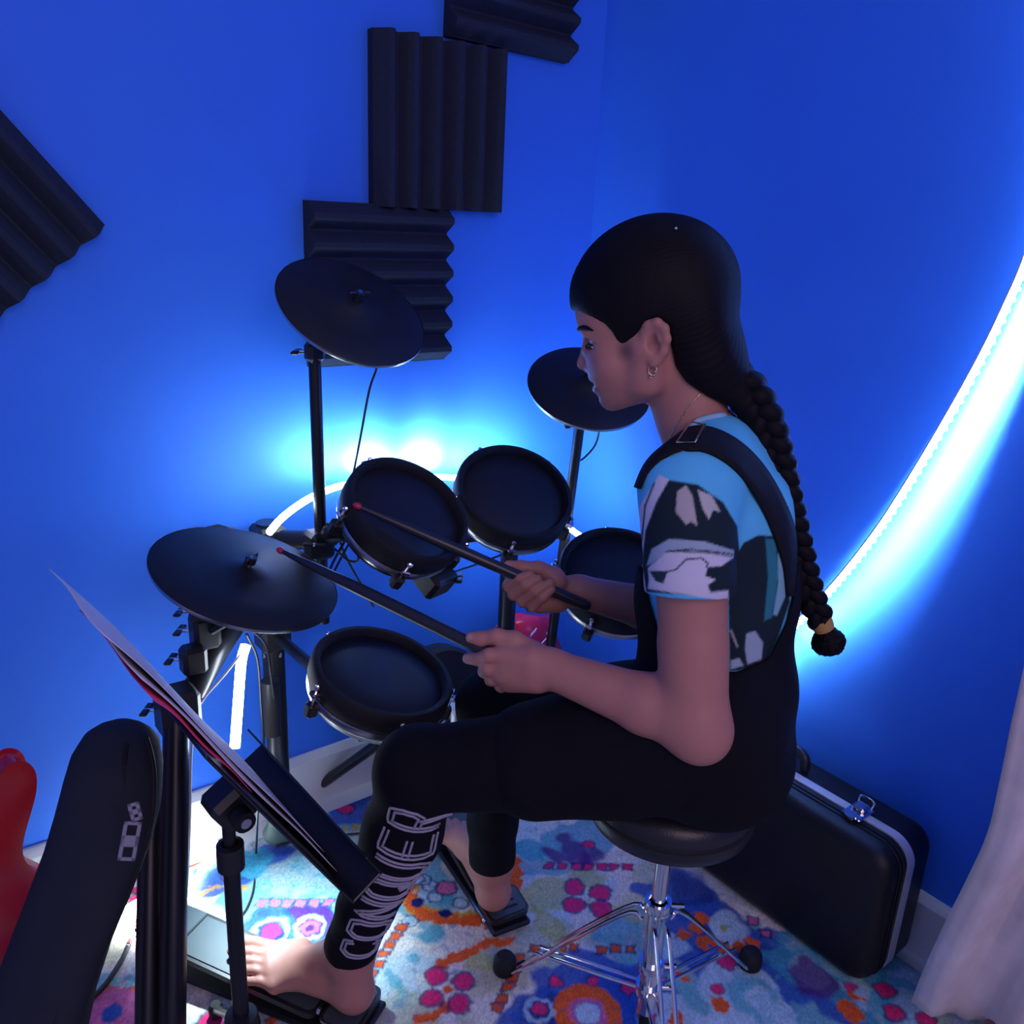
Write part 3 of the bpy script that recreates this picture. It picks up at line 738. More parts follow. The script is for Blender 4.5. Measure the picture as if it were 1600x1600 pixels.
ends = [onz(832, 1527, .022), onz(1182, 1583, .022), None]
a0 = math.atan2(ends[0][1] - SY, ends[0][0] - SX)
for i in range(3):
    a = a0 + 2 * math.pi * i / 3; rr = .252
    e = np.array([SX + rr * math.cos(a), SY + rr * math.sin(a), .024]); d = np.array([math.cos(a), math.sin(a), 0]); t = np.array([-math.sin(a), math.cos(a), 0])
    top = np.array([SX, SY, .235]) + d * .018; knee = np.array([SX, SY, .225]) + d * .055
    lg = MB()
    for s_ in (-1, 1):
        lg.tube(spline([top + t * s_ * .010, knee + t * s_ * .010, e + t * s_ * .010 - d * .02], 5), .0034, 8, flat=None)
    lo = lg.build('leg', 'chrome', stool)
    bl = MB()
    mid_ = knee * .30 + e * .70
    for s_ in (-1, 1): bl.tube([np.array([SX, SY, .10]) + d * .018 + t * s_ * .008, mid_ + t * s_ * .008], .0030, 8)
    bl.build('brace', 'chrome', lo)
    MB().lathe([(0, -.0125), (.019, -.0125), (.0205, -.006), (.0195, .012), (.014, .020), (0, .021)], e, (0, 0, 1), 18).build('rubber_foot', 'black_rubber', lo)
MB().tube([(SX, SY, .0118), (SX, SY, .060)], .009, 14).build('stem_tip', 'black_rubber', stool)

# ------------------------------------------------------------------ hard case
def hard_case():
    XF, XB, YN, YF, ZT = -.190, -.032, -1.032, -.480, .284
    root = thing('hard_case', ((XF + XB) / 2, (YN + YF) / 2, .0105), 'black hard instrument case with silver rim standing against the right wall', 'case')
    Ry = np.array([[0, 0, 1.0], [1, 0, 0], [0, 1, 0]])                      # local x -> world y, local y -> world z, local z -> world x
    L, Hh = YF - YN, ZT - .0108; cy, cz = (YF + YN) / 2, .0108 + Hh / 2
    XT = -.118                                                              # where lid and body meet

    def shell(name, xa, xb, face_at_a):
        m = MB(); rings = []
        d = xb - xa; steps = [(0.0, -.020), (.10, -.008), (.22, -.002), (.32, 0), (1.0, 0)] if face_at_a else [(0, 0), (.68, 0), (.78, -.002), (.90, -.008), (1.0, -.020)]
        for t, ins in steps:
            rings.append([(xa + d * t, q[0] + cy, q[1] + cz) for q in rounded_rect(L + 2 * ins, Hh + 2 * ins, .042 + ins, 7)])
        n = len(rings[0]); v = [q for r_ in rings for q in r_]
        f = [(i * n + k, i * n + (k + 1) % n, (i + 1) * n + (k + 1) % n, (i + 1) * n + k) for i in range(len(rings) - 1) for k in range(n)]
        f += [tuple(range(n - 1, -1, -1)), tuple((len(rings) - 1) * n + k for k in range(n))]
        m.add(v, f); return m.build(name, 'case_abs', root, smooth=35)
    shell('body', XT, XB, False); lid = shell('lid', XF, XT, True)
    for off in (.010, .020):                                                # pressed grooves round the lid
        m = MB(); ring = [(XF + .030 + off, q[0] + cy, q[1] + cz) for q in rounded_rect(L + .0022, Hh + .0022, .043, 7)]
        m.tube(ring + [ring[0]], .0016, 6, caps=False).build('rib', 'case_abs', lid)
    m = MB()
    for x_, g in ((XT - .0065, 0), (XT + .0065, 1)): pass
    rr_ = rounded_rect(L + .006, Hh + .006, .045, 8); n = len(rr_)
    v = [(XT - .0095, q[0] + cy, q[1] + cz) for q in rr_] + [(XT + .0095, q[0] + cy, q[1] + cz) for q in rr_]
    ri = rounded_rect(L - .004, Hh - .004, .040, 8)
    v += [(XT - .0095, q[0] + cy, q[1] + cz) for q in ri] + [(XT + .0095, q[0] + cy, q[1] + cz) for q in ri]
    f = []
    for k in range(n):
        k2 = (k + 1) % n
        f += [(k, k2, n + k2, n + k), (2 * n + k2, 2 * n + k, 3 * n + k, 3 * n + k2), (k2, k, 2 * n + k, 2 * n + k2), (n + k, n + k2, 3 * n + k2, 3 * n + k)]
    m.add(v, f).build('metal_rim', 'alu', root, smooth=35)
    for y in (-.928, -.59):
        lt = MB().box((XT - .004, y, ZT + .006), (.050, .036, .006), bev=.002).build('latch', 'chrome', root, smooth=30)
        MB().box((XT + .004, y, ZT + .0125), (.026, .024, .010), bev=.004).build('latch_lever', 'chrome', lt, smooth=30)
        MB().tube(spline([(XT + .018, y - .013, ZT + .008), (XT + .022, y - .012, ZT + .022), (XT + .022, y + .012, ZT + .022), (XT + .018, y + .013, ZT + .008)], 4), .0022, 8).build('latch_bail', 'chrome', lt)
        MB().tube([(XT - .026, y, ZT + .006), (XT - .026, y, ZT + .011)], .011, 16).build('latch_boss', 'chrome', lt)
    h = MB().tube(spline([(XT + .03, -.795, ZT + .004), (XT + .03, -.79, ZT + .028), (XT + .03, -.76, ZT + .036), (XT + .03, -.70, ZT + .036), (XT + .03, -.67, ZT + .028), (XT + .03, -.665, ZT + .004)], 6), .0095, 12).build('handle', 'black_plastic', root)
    return root

M['case_abs'] = mat('black_textured_abs', (.009, .009, .012), .42, spec=.3, var=.15, scale=60, bump=.22, bump_scale=900)
M['alu'] = mat('aluminium_rim', (.72, .73, .75), .38, .45, var=.05, scale=30)
hard_case()
# ------------------------------------------------------------------ music stand (its desk is seen almost edge-on)
def music_stand():
    e1, e2 = ray(120, 960), ray(565, 1405)
    n = nrm(np.cross(e1, e2)); n = n if n @ CR > 0 else -n                 # faces the player
    w = nrm(np.cross(n, (0, 0, 1))); w = w if w @ CF > 0 else -w           # horizontal, away from the photographer
    tw = math.radians(3.0); c0 = P(352, 1192, 1.12)
    s0 = nrm(np.cross(n, w)); s0 = s0 if s0[2] > 0 else -s0                # up the slope
    n = nrm(math.cos(tw) * n - math.sin(tw) * w); w = nrm(np.cross(n, s0)); w = w if w @ CF > 0 else -w
    B = np.stack([w, s0, n], 1)
    if np.linalg.det(B) < 0: B = np.stack([-w, s0, n], 1)
    Wd, Hd = .34, .33
    base = (c0[0], c0[1])
    post_xy = (c0 - s0 * .058 - n * .036)[:2]
    root = thing('music_stand', (post_xy[0], post_xy[1], .0105), 'black folding music stand in the foreground, its desk seen edge-on', 'music stand')
    dk = MB(); dk.box(c0, (Wd, Hd, .004), B, bev=.0015)
    desk = dk.build('desk', 'black_metal', root, smooth=30)
    MB().box(c0 - s0 * (Hd / 2) + n * .022, (Wd, .004, .048), B, bev=.0015).build('ledge', 'black_metal', desk, smooth=30)
    MB().box(c0 - s0 * (Hd / 2 - .020) + n * .046, (Wd, .044, .003), B, bev=.001).build('ledge_lip', 'black_metal', desk, smooth=30)
    hc = c0 - s0 * .055 - n * .030
    MB().box(hc, (.05, .055, .05), B, bev=.008).build('tilt_head', 'black_plastic', root, smooth=30)
    MB().tube([hc - w * .03, hc - w * .048], .014, 14).build('tilt_knob', 'black_rubber', root)
    MB().tube([hc - w * .048, hc - w * .050], .007, 12).build('knob_cap', 'steel', root)
    px, py = post_xy
    MB().tube([(px, py, .20), (px, py, hc[2])], .0085, 14).build('inner_tube', 'black_metal', root)
    MB().tube([(px, py, .07), (px, py, hc[2] - .07)], .0112, 16).build('outer_tube', 'black_metal', root)
    MB().lathe([(.0112, -.02), (.018, -.018), (.018, .018), (.0112, .02)], (px, py, hc[2] - .08), (0, 0, 1), 16).build('collar', 'black_plastic', root)
    hub = MB().lathe([(.0112, -.022), (.024, -.02), (.026, 0), (.022, .02), (.0112, .022)], (px, py, .15), (0, 0, 1), 16).build('hub', 'black_plastic', root)
    for i in range(3):
        a = math.radians(205 + 120 * i); d = np.array([math.cos(a), math.sin(a), 0]); e = np.array([px, py, .022]) + d * .165
        lg = MB().tube([np.array([px, py, .145]) + d * .02, e], .0070, 10).build('leg', 'black_metal', root)
        MB().tube([np.array([px, py, .085]) + d * .012, np.array([px, py, .075]) + d * .095], .0045, 8).build('brace', 'black_metal', lg)
        MB().lathe([(0, -.011), (.011, -.011), (.012, .004), (.008, .012), (0, .012)], e, (0, 0, 1), 12).build('rubber_tip', 'black_rubber', lg)
    # sheets of paper leaning on the desk
    def sheet(name, label, width, length, base_s, lift, curl, matn, shift=0.0, twist=0.0):
        nu, nv = 8, 28; V = []; Q = []
        for layer in (0, 1):
            for j in range(nv + 1):
                t = j / nv; sv = base_s + length * t
                over = max(0.0, sv - Hd / 2) / .14
                for i in range(nu + 1):
                    u_ = (i / nu - .5) * width + shift
                    hgt = lift + .0006 * layer + curl * over ** 2 * (1 + twist * (i / nu - .5)) + .0015 * math.sin(9 * t + i) * min(1, t * 4)
                    V.append(c0 + B @ np.array([u_, sv - over * over * abs(curl) * .35, .0025 + hgt]))
        st = (nu + 1) * (nv + 1); g = lambda L, j, i: L * st + j * (nu + 1) + i
        for j in range(nv):
            for i in range(nu): Q += [(g(1, j, i), g(1, j, i + 1), g(1, j + 1, i + 1), g(1, j + 1, i)), (g(0, j, i), g(0, j + 1, i), g(0, j + 1, i + 1), g(0, j, i + 1))]
        for j in range(nv):
            Q += [(g(0, j, 0), g(1, j, 0), g(1, j + 1, 0), g(0, j + 1, 0)), (g(0, j, nu), g(0, j + 1, nu), g(1, j + 1, nu), g(1, j, nu))]
        for i in range(nu):
            Q += [(g(0, nv, i), g(1, nv, i), g(1, nv, i + 1), g(0, nv, i + 1)), (g(0, 0, i), g(0, 0, i + 1), g(1, 0, i + 1), g(1, 0, i))]
        o = MB().add(V, Q).build(name, matn, smooth=180, loc=c0); return tag(o, label, 'paper')
    sheet('sheet_of_paper', 'white sheet of paper with a curled top on the music stand', .24, .415, -.160, .0060, -.008, 'paper', .00, .2)
    sheet('sheet_of_paper', 'thin top sheet of paper whose tip sticks out beyond the music stand', .21, .455, -.155, .0100, -.005, 'paper', .02, -.1)
    sheet('coloured_sheet', 'pink page peeking out under the white sheets on the music stand', .25, .18, .055, .0022, -.016, 'pink_paper', -.01)
    m = MB()
    bk = MB().box(c0 - s0 * .02 + B @ np.array([0.0, 0, .0045]) * 0 + n * .0045, (.26, .27, .003), B, bev=.0008)
    return root

M['paper'] = mat('white_paper', (.74, .72, .76), .7, var=.06, scale=14)
M['pink_paper'] = mat('pink_printed_paper', (.75, .06, .20), .6, var=.25, scale=25)
music_stand()

# ------------------------------------------------------------------ gig bag leaning at the left
def loft(sections, seg=28, power=2.6):
    """sections: (centre, half-width vec, half-depth vec); super-elliptic rings closed at both ends"""
    m = MB(); v = []
    for c, a, b in sections:
        for k in range(seg):
            t = 2 * math.pi * k / seg; ct, st = math.cos(t), math.sin(t)
            v.append(np.array(c) + np.array(a) * math.copysign(abs(ct) ** (2 / power), ct) + np.array(b) * math.copysign(abs(st) ** (2 / power), st))
    n = len(sections)
    f = [(i * seg + k, i * seg + (k + 1) % seg, (i + 1) * seg + (k + 1) % seg, (i + 1) * seg + k) for i in range(n - 1) for k in range(seg)]
    f += [tuple(range(seg - 1, -1, -1)), tuple((n - 1) * seg + k for k in range(seg))]
    return m.add(v, f)


def gig_bag():
    edges = [(1133, 165, 205), (1137, 148, 222), (1148, 130, 236), (1170, 116, 246), (1205, 105, 252), (1260, 90, 250), (1320, 72, 236), (1400, 42, 206), (1480, 12, 172), (1560, -18, 146), (1640, -60, 130), (1720, -110, 122), (1800, -150, 112), (1850, -160, 96)]
    dep0, dep1 = 1.20, 1.02
    secs = []; cen = []
    for y, xl, xr in edges:
        d = dep0 + (dep1 - dep0) * (y - 1133) / 700
        c = P((xl + xr) / 2, y, d + .05); hw = (xr - xl) / 2 * d / FPX
        th = .052 * min(1.0, .35 + (y - 1133) / 60) + .02 * max(0, (y - 1400) / 400)
        secs.append((c, CR * hw, nrm(CF * np.array([1, 1, 0])) * th)); cen.append((c, hw, th))
    zmin = min(s_[0][2] for s_ in secs)
    base = secs[-1][0]
    root = thing('gig_bag', (base[0], base[1], max(.0105, zmin)), 'dark grey soft guitar gig bag with rounded top leaning in the left foreground', 'gig bag')
    loft(secs[::-1], 32, 2.5).build('shell', 'bag_fabric', root, smooth=60)
    # zip running down the front, binding, zip pulls
    back = nrm(CF * np.array([1, 1, 0]))
    zp = [c + CR * hw * (.52 if i < 9 else .62) - back * th * .80 for i, (c, hw, th) in enumerate(cen)][2:11]
    MB().tube(spline(zp, 5), .0042, 8).build('zip', 'black_rubber', root)
    bd = [c + CR * hw * .97 - back * th * .25 for c, hw, th in cen][2:12]
    MB().tube(spline(bd, 5), .0036, 8).build('binding', 'black_rubber', root)
    q = P(205, 1302, 1.10); up = nrm(P(212, 1270, 1.10) - P(199, 1340, 1.10)); fr = nrm(CAM - q); sx = nrm(np.cross(up, fr)); B = np.stack([sx, up, fr], 1)
    for k, (dy, sz, rot) in enumerate(((-.010, (.021, .050), 0.0), (.027, (.014, .024), .4))):
        m = MB(); w_, h_ = sz; t = .005; ca, sa = math.cos(rot), math.sin(rot); B2 = np.stack([sx * ca + up * sa, -sx * sa + up * ca, fr], 1); c = q + up * dy + fr * .003 * k
        for xx, yy, a, b in ((-w_ / 2 + t / 2, 0, t, h_), (w_ / 2 - t / 2, 0, t, h_), (0, h_ / 2 - t / 2, w_, t), (0, -h_ / 2 + t / 2, w_, t), (0, 0, w_, h_ * .30)):
            m.box(c + B2 @ np.array([xx, yy, 0]), (a, b, .003), B2, bev=.001)
        m.build('zip_pull', 'zip_metal', root, smooth=30)
    return root

M['bag_fabric'] = mat('dark_nylon', (.019, .023, .034), .8, var=.18, scale=18, bump=.35, bump_scale=500, spec=.25)
M['zip_metal'] = mat('dull_grey_metal', (.30, .28, .33), .45, .3, var=.1, scale=60)
gig_bag()

# ------------------------------------------------------------------ red electric guitar at the left edge
def red_guitar():
    d = 1.36; c = P(-75, 1420, d); up = nrm(np.array([-.06, -.10, 1.0])); fr = nrm(np.array([CAM[0] - c[0], CAM[1] - c[1], 0]) + np.array([.25, 0, 0]))
    fr = nrm(fr - up * (fr @ up)); sx = np.cross(up, fr); B = np.stack([sx, up, fr], 1)
    def W(px, py):                                                        # outline point in the body's own plane
        v = ray(px, py); t = ((c - CAM) @ fr) / (v @ fr); q = CAM + v * t - c; return (q @ sx, q @ up)
    right = [(-30, 1300), (-12, 1268), (-2, 1230), (3, 1200), (14, 1189), (28, 1190), (38, 1204), (38, 1230), (30, 1262), (22, 1290), (17, 1318), (22, 1340), (40, 1358), (66, 1372), (80, 1400), (84, 1440), (74, 1480), (46, 1512), (0, 1535), (-60, 1545)]
    r2 = [W(*p) for p in right]
    ax = r2[-1][0] - .01
    left = [(2 * ax - x + .0, y) for x, y in r2[::-1]]
    poly = [(float(p[0]), float(p[1])) for p in spline([np.array(p) for p in r2 + left], 4)]
    root = thing('electric_guitar', c + up * (min(p[1] for p in poly)), 'glossy red electric guitar whose horn shows at the left edge', 'guitar')
    m = MB(); n = len(poly); cx = ax; cy = sum(p[1] for p in poly) / n
    v = []
    for ins, zz in ((.010, -.020), (.003, -.017), (0, -.011), (0, .011), (.003, .017), (.010, .020)):
        for k in range(n):
            a = np.array(poly[k - 1]); b = np.array(poly[(k + 1) % n]); t = (b - a) / (np.linalg.norm(b - a) + 1e-9); nn = np.array([-t[1], t[0]])
            p_ = np.array(poly[k]) + nn * ins * (1 if True else -1)
            v.append(c + B @ np.array([p_[0], p_[1], zz]))
    # inset direction check: flip when the inset grows the outline
    f = [(i * n + k, i * n + (k + 1) % n, (i + 1) * n + (k + 1) % n, (i + 1) * n + k) for i in range(5) for k in range(n)] + [tuple(range(n - 1, -1, -1)), tuple(5 * n + k for k in range(n))]
    m.add(v, f).build('body', 'red_gloss', root, smooth=40)
    L2 = lambda x, y, z: c + B @ np.array([x, y, z])
    top = max(p[1] for p in poly)
    MB().box(L2(ax, top + .16, .012), (.046, .46, .022), B, bev=.006).build('neck', 'wood', root, smooth=30)
    MB().box(L2(ax, top + .16, .025), (.044, .46, .004), B, bev=.001).build('fretboard', 'black_plastic', root, smooth=30)
    for i in range(2): MB().box(L2(ax, cy - .01 - .05 * i, .023), (.070, .022, .008), B, bev=.003).build('pickup', 'black_plastic', root, smooth=30)
    MB().box(L2(ax, cy - .12, .024), (.075, .03, .010), B, bev=.003).build('bridge', 'chrome', root, smooth=30)
    for i in range(6): MB().tube([L2(ax - .0175 + .007 * i, cy - .12, .031), L2(ax - .0175 + .007 * i, top + .38, .031)], .0006, 5).build('string', 'steel', root)
    return root

M['red_gloss'] = mat('red_lacquer', (.42, .008, .018), .16, var=.06, scale=8, coat=.6)
M['wood'] = mat('maple', (.45, .25, .11), .4, var=.15, scale=30)
red_guitar()

# ------------------------------------------------------------------ curtain at the right
def curtain():
    left = [(1745, -820, 1.15), (1742, -500, 1.15), (1738, -200, 1.15), (1730, 100, 1.15), (1714, 350, 1.155), (1690, 560, 1.16), (1655, 760, 1.17), (1622, 940, 1.18), (1600, 1040, 1.19), (1580, 1130, 1.20), (1562, 1220, 1.22), (1543, 1300, 1.25), (1512, 1370, 1.29), (1478, 1440, 1.34), (1446, 1510, 1.39), (1424, 1566, 1.44)]
    L = spline([P(*p) for p in left], 5)
    nv = len(L); nu = 60; V = []
    drift = nrm(np.array([.35, -.94, 0]))
    out = nrm(np.array([-.94, -.35, 0]))
    for j, q in enumerate(L):
        t = j / (nv - 1); width = .62
        for i in range(nu + 1):
            s_ = i / nu
            fold = (.016 + .012 * t) * math.sin(s_ * 34 + .8 * math.sin(3 * t)) + .010 * math.sin(s_ * 71 + 5 * t)
            p = q + drift * width * s_ + out * (fold * min(1, s_ * 9 + .25) - .05 * s_)
            V.append(p + np.array([0, 0, .010 * math.sin(s_ * 34) * t + (.012 * s_ if t > .9 else 0)]))
    Q = [(j * (nu + 1) + i, j * (nu + 1) + i + 1, (j + 1) * (nu + 1) + i + 1, (j + 1) * (nu + 1) + i) for j in range(nv - 1) for i in range(nu)]
    zmin = min(v[2] for v in V); o = MB().add(V, Q).build('curtain', 'curtain', smooth=180, loc=(V[-1][0], V[-1][1], zmin))
    md = o.modifiers.new('cloth', 'SOLIDIFY'); md.thickness = .002
    return tag(o, 'pale patterned curtain flaring out at the lower right', 'curtain')

M['curtain'] = mat('pale_curtain_cloth', (.62, .56, .58), .9, var=.24, scale=20, bump=.4, bump_scale=60, spec=.1, sheen=.3)
curtain()

# dark red cushion cut off at the lower right corner, with a pale pouch in front of it
q = onz(1645, 1668, .05)
rc = MB(); rc.sphere(q + (0, 0, .02), (.13, .10, .058), 28, 16); o = rc.build('floor_cushion', mat('dark_red_velvet', (.20, .012, .03), .8, var=.2, scale=20, sheen=.4), smooth=180, loc=(q[0], q[1], .0105)); tag(o, 'dark red cushion cut off by the lower right corner', 'cushion')

# red wrapped bundle standing in the corner behind the drums
def bundle():
    c = np.array(ony(824, 1010, -.078)); c[2] = .0105
    top = ony(800, 966, -.078)[2]
    secs = []
    for t, w_, sh in ((0, .86, 0), (.03, .97, 0), (.3, 1.0, 0), (.6, .98, -.004), (.82, .90, -.010), (.93, .72, -.022), (.985, .45, -.036), (1.0, .18, -.045)):
        secs.append((c + np.array([1.0, 0, 0]) * sh + np.array([0, 0, (top - c[2]) * t]), np.array([.112, 0, 0]) * w_, np.array([0, .048, 0]) * w_))
    root = thing('wrapped_bundle', c, 'shiny red wrapped bundle standing behind the drum posts', 'bundle')
    m = loft(secs, 40, 2.2)
    m.v = [tuple(np.array(v) * 1 + np.array([mnoise.noise(Vector(v) * 22), mnoise.noise(Vector(v) * 22 + Vector((9, 0, 0))), mnoise.noise(Vector(v) * 26)]) * .013) for v in m.v]
    m.build('wrapping', mat('red_film', (.62, .015, .06), .22, var=.35, scale=30, bump=.5, bump_scale=60), root, smooth=60)
    rng = random.Random(3)
    for i in range(14):
        a = c + np.array([1, 0, 0]) * rng.uniform(-.055, .045) + np.array([-.0, -.049, 0]) + np.array([0, 0, (top - c[2]) * rng.uniform(.5, .92)])
        MB().tube([a, a + np.array([.018, .001, .012]) * rng.uniform(.6, 1.4)], .0016, 6).build('pale_crease', 'paper', root)
    return root
bundle()
# ================================================================== the girl at the drums
# ---- implicit surfaces: smooth unions of tapered limbs, meshed by surface nets
class Field:
    def __init__(s, lo, hi, vox):
        s.lo = np.array(lo, float); s.vox = vox; s.n = np.ceil((np.array(hi) - s.lo) / vox).astype(int) + 1
        s.F = np.full(s.n, 0.04, np.float32)
    def block(s, lo, hi):
        a = np.clip(np.floor((np.array(lo) - s.lo) / s.vox).astype(int), 0, s.n); b = np.clip(np.ceil((np.array(hi) - s.lo) / s.vox).astype(int) + 1, 0, s.n)
        if np.any(b <= a): return None, None
        ax = [s.lo[i] + s.vox * np.arange(a[i], b[i]) for i in range(3)]
        return tuple(slice(a[i], b[i]) for i in range(3)), np.stack(np.meshgrid(*ax, indexing='ij'), -1)
    def _mix(s, sl, d, k, op):
        A = s.F[sl]
        if op == 'add':
            h = np.clip(0.5 + 0.5 * (A - d) / k, 0, 1); s.F[sl] = A * (1 - h) + d * h - k * h * (1 - h)
        else:                                             # sub
            d = -d; h = np.clip(0.5 - 0.5 * (A - d) / k, 0, 1); s.F[sl] = A * (1 - h) + d * h + k * h * (1 - h)
    def limb(s, a, b, ra, rb, k=0.012, op='add', flat=None):
        """tapered capsule; flat = (axis, factor) stretches space so the limb is thinner along axis"""
        a, b = np.array(a, float), np.array(b, float); m = max(ra, rb) + k + 3 * s.vox
        sl, X = s.block(np.minimum(a, b) - m, np.maximum(a, b) + m)
        if sl is None: return s
        q, ab = X - a, b - a; t = np.clip((q @ ab) / (ab @ ab + 1e-12), 0, 1); r = q - t[..., None] * ab
        if flat is not None:
            ax = nrm(flat[0]); c = r @ ax; r = r + ax * (c * (1 / flat[1] - 1))[..., None]
        d = np.linalg.norm(r, axis=-1) - (ra + (rb - ra) * t)
        if flat is not None: d = d * min(1, flat[1] * 1.3)
        s._mix(sl, d, k, op); return s
    def ball(s, c, r, k=0.012, op='add'): return s.limb(c, np.array(c, float) + 1e-6, r, r, k, op)
    def ell(s, c, R, r, k=0.012, op='add'):
        """ellipsoid with axes in the columns of R"""
        c = np.array(c, float); r = np.array(r, float); m = r.max() + k + 3 * s.vox
        sl, X = s.block(c - m, c + m)
        if sl is None: return s
        q = (X - c) @ R; k0 = np.linalg.norm(q / r, axis=-1); k1 = np.linalg.norm(q / (r * r), axis=-1)
        s._mix(sl, k0 * (k0 - 1) / (k1 + 1e-9), k, op); return s
    def poly(s, pts, scale, lo, hi, k, op):
        """outline in the side view, extruded through the block lo-hi"""
        sl, X = s.block(lo, hi)
        if sl is None: return s
        q = proj(X.reshape(-1, 3)); l0 = q.min(0) - 2; sz = np.ceil(q.max(0) - l0).astype(int) + 3     # distance looked up from a 1-pixel raster
        G = poly_dist(np.stack(np.meshgrid(l0[0] + np.arange(sz[0]), l0[1] + np.arange(sz[1]), indexing='ij'), -1), pts).astype(np.float32)
        w = q - l0; i = w.astype(np.int32); fr = (w - i).astype(np.float32); i0, i1 = i[:, 0], i[:, 1]; f0, f1 = fr[:, 0], fr[:, 1]
        d = (G[i0, i1] * (1 - f0) + G[i0 + 1, i1] * f0) * (1 - f1) + (G[i0, i1 + 1] * (1 - f0) + G[i0 + 1, i1 + 1] * f0) * f1
        s._mix(sl, d.reshape(X.shape[:3]) * scale, k, op); return s
    def half(s, p, n, k, op, lo, hi):
        """op sub removes the side the normal points to"""
        sl, X = s.block(lo, hi); s._mix(sl, -((X - np.array(p)) @ nrm(n)), k, op); return s
    def mesh(s, relax=2):
        F = s.F; I = F < 0; n = np.array(F.shape)
        cnt = np.zeros(n - 1, np.int8); corners = [(i, j, k) for i in (0, 1) for j in (0, 1) for k in (0, 1)]
        for i, j, k in corners: cnt += I[i:n[0] - 1 + i, j:n[1] - 1 + j, k:n[2] - 1 + k]
        act = np.argwhere((cnt > 0) & (cnt < 8))
        idx = np.full(n - 1, -1, np.int64); idx[tuple(act.T)] = np.arange(len(act))
        V = np.zeros((len(act), 3)); W = np.zeros(len(act))
        for c0 in corners:
            for ax in range(3):
                if c0[ax]: continue
                c1 = list(c0); c1[ax] = 1
                f0 = F[tuple((act + c0).T)]; f1 = F[tuple((act + c1).T)]; hit = (f0 < 0) != (f1 < 0)
                t = np.where(hit, f0 / np.where(hit, f0 - f1, 1), 0); p = np.tile(np.array(c0, float), (len(act), 1)); p[:, ax] += t
                V += p * hit[:, None]; W += hit
        V = act + V / W[:, None]
        Q = []
        for ax in range(3):
            o = [x for x in range(3) if x != ax]; sl0 = [slice(None)] * 3; sl1 = [slice(None)] * 3
            sl0[ax] = slice(0, n[ax] - 1); sl1[ax] = slice(1, n[ax])
            A, B = I[tuple(sl0)], I[tuple(sl1)]
            for sg, msk in ((0, A & ~B), (1, ~A & B)):
                e = np.argwhere(msk); ok = (e[:, o[0]] > 0) & (e[:, o[1]] > 0) & (e[:, o[0]] < n[o[0]] - 1) & (e[:, o[1]] < n[o[1]] - 1); e = e[ok]
                if not len(e): continue
                def cell(du, dv):
                    c = e.copy(); c[:, o[0]] += du; c[:, o[1]] += dv; return idx[tuple(c.T)]
                q = np.stack([cell(-1, -1), cell(0, -1), cell(0, 0), cell(-1, 0)], 1)
                flip = (ax == 1) ^ (sg == 1)
                Q.append(q[:, ::-1] if flip else q)
        Q = np.concatenate(Q); Q = Q[(Q >= 0).all(1)]
        E = np.concatenate([Q[:, [0, 1]], Q[:, [1, 2]], Q[:, [2, 3]], Q[:, [3, 0]]])
        for _ in range(relax):
            S = np.zeros_like(V); N = np.zeros(len(V))
            for a, b in ((0, 1), (1, 0)):
                for d in range(3): S[:, d] += np.bincount(E[:, a], V[E[:, b], d], len(V))
                N += np.bincount(E[:, a], minlength=len(V))
            V = V * .5 + .5 * S / np.maximum(N, 1)[:, None]
        return V * s.vox + s.lo, Q


def poly_dist(Q2, pts):
    """signed distance (pixels) to a polygon, negative inside"""
    P2 = np.array(pts, float); d = np.full(Q2.shape[:-1], 1e9); ins = np.zeros(Q2.shape[:-1], bool)
    for i in range(len(P2)):
        a, b = P2[i], P2[(i + 1) % len(P2)]; e = b - a; w = Q2 - a
        t = np.clip((w @ e) / (e @ e + 1e-9), 0, 1); d = np.minimum(d, ((w - t[..., None] * e) ** 2).sum(-1))
        c = (a[1] <= Q2[..., 1]) != (b[1] <= Q2[..., 1])
        ins ^= c & (Q2[..., 0] < a[0] + (Q2[..., 1] - a[1]) * e[0] / (e[1] if abs(e[1]) > 1e-9 else 1e-9))
    return np.where(ins, -1, 1) * np.sqrt(d)


# ---- the drummer's own frame: forward, left (towards the photographer), up
GL = nrm(np.array([-.73, -.683, 0])); GF = np.array([GL[1], -GL[0], 0]); GU = np.array([0, 0, 1.0])
GC = P(1095, 690, 1.165)
GR = np.stack([GF, GL, GU], 1)
def hp(px, py, lat=0.0):
    v = ray(px, py); return CAM + v * (((GC - CAM) @ GL + lat) / (v @ GL))
def mir(p): p = np.asarray(p, float); return p - 2 * ((p - GC) @ GL) * GL
def rotY(a):                                             # head nods forward by a degrees
    a = math.radians(a); return np.stack([GF * math.cos(a) - GU * math.sin(a), GL, GU * math.cos(a) + GF * math.sin(a)], 1)
HR = rotY(18)
def mirS(p): return mir(p) - GU * .040 - GF * .035                  # the far shoulder hangs lower and further back
PXM = np.linalg.norm(hp(1020, 500) - hp(1021, 500))      # metres per pixel at the head

person = thing('person', (SX, SY, .0105), 'seated drummer with long black braid, printed blue T-shirt and black pinafore, holding two sticks', 'person')

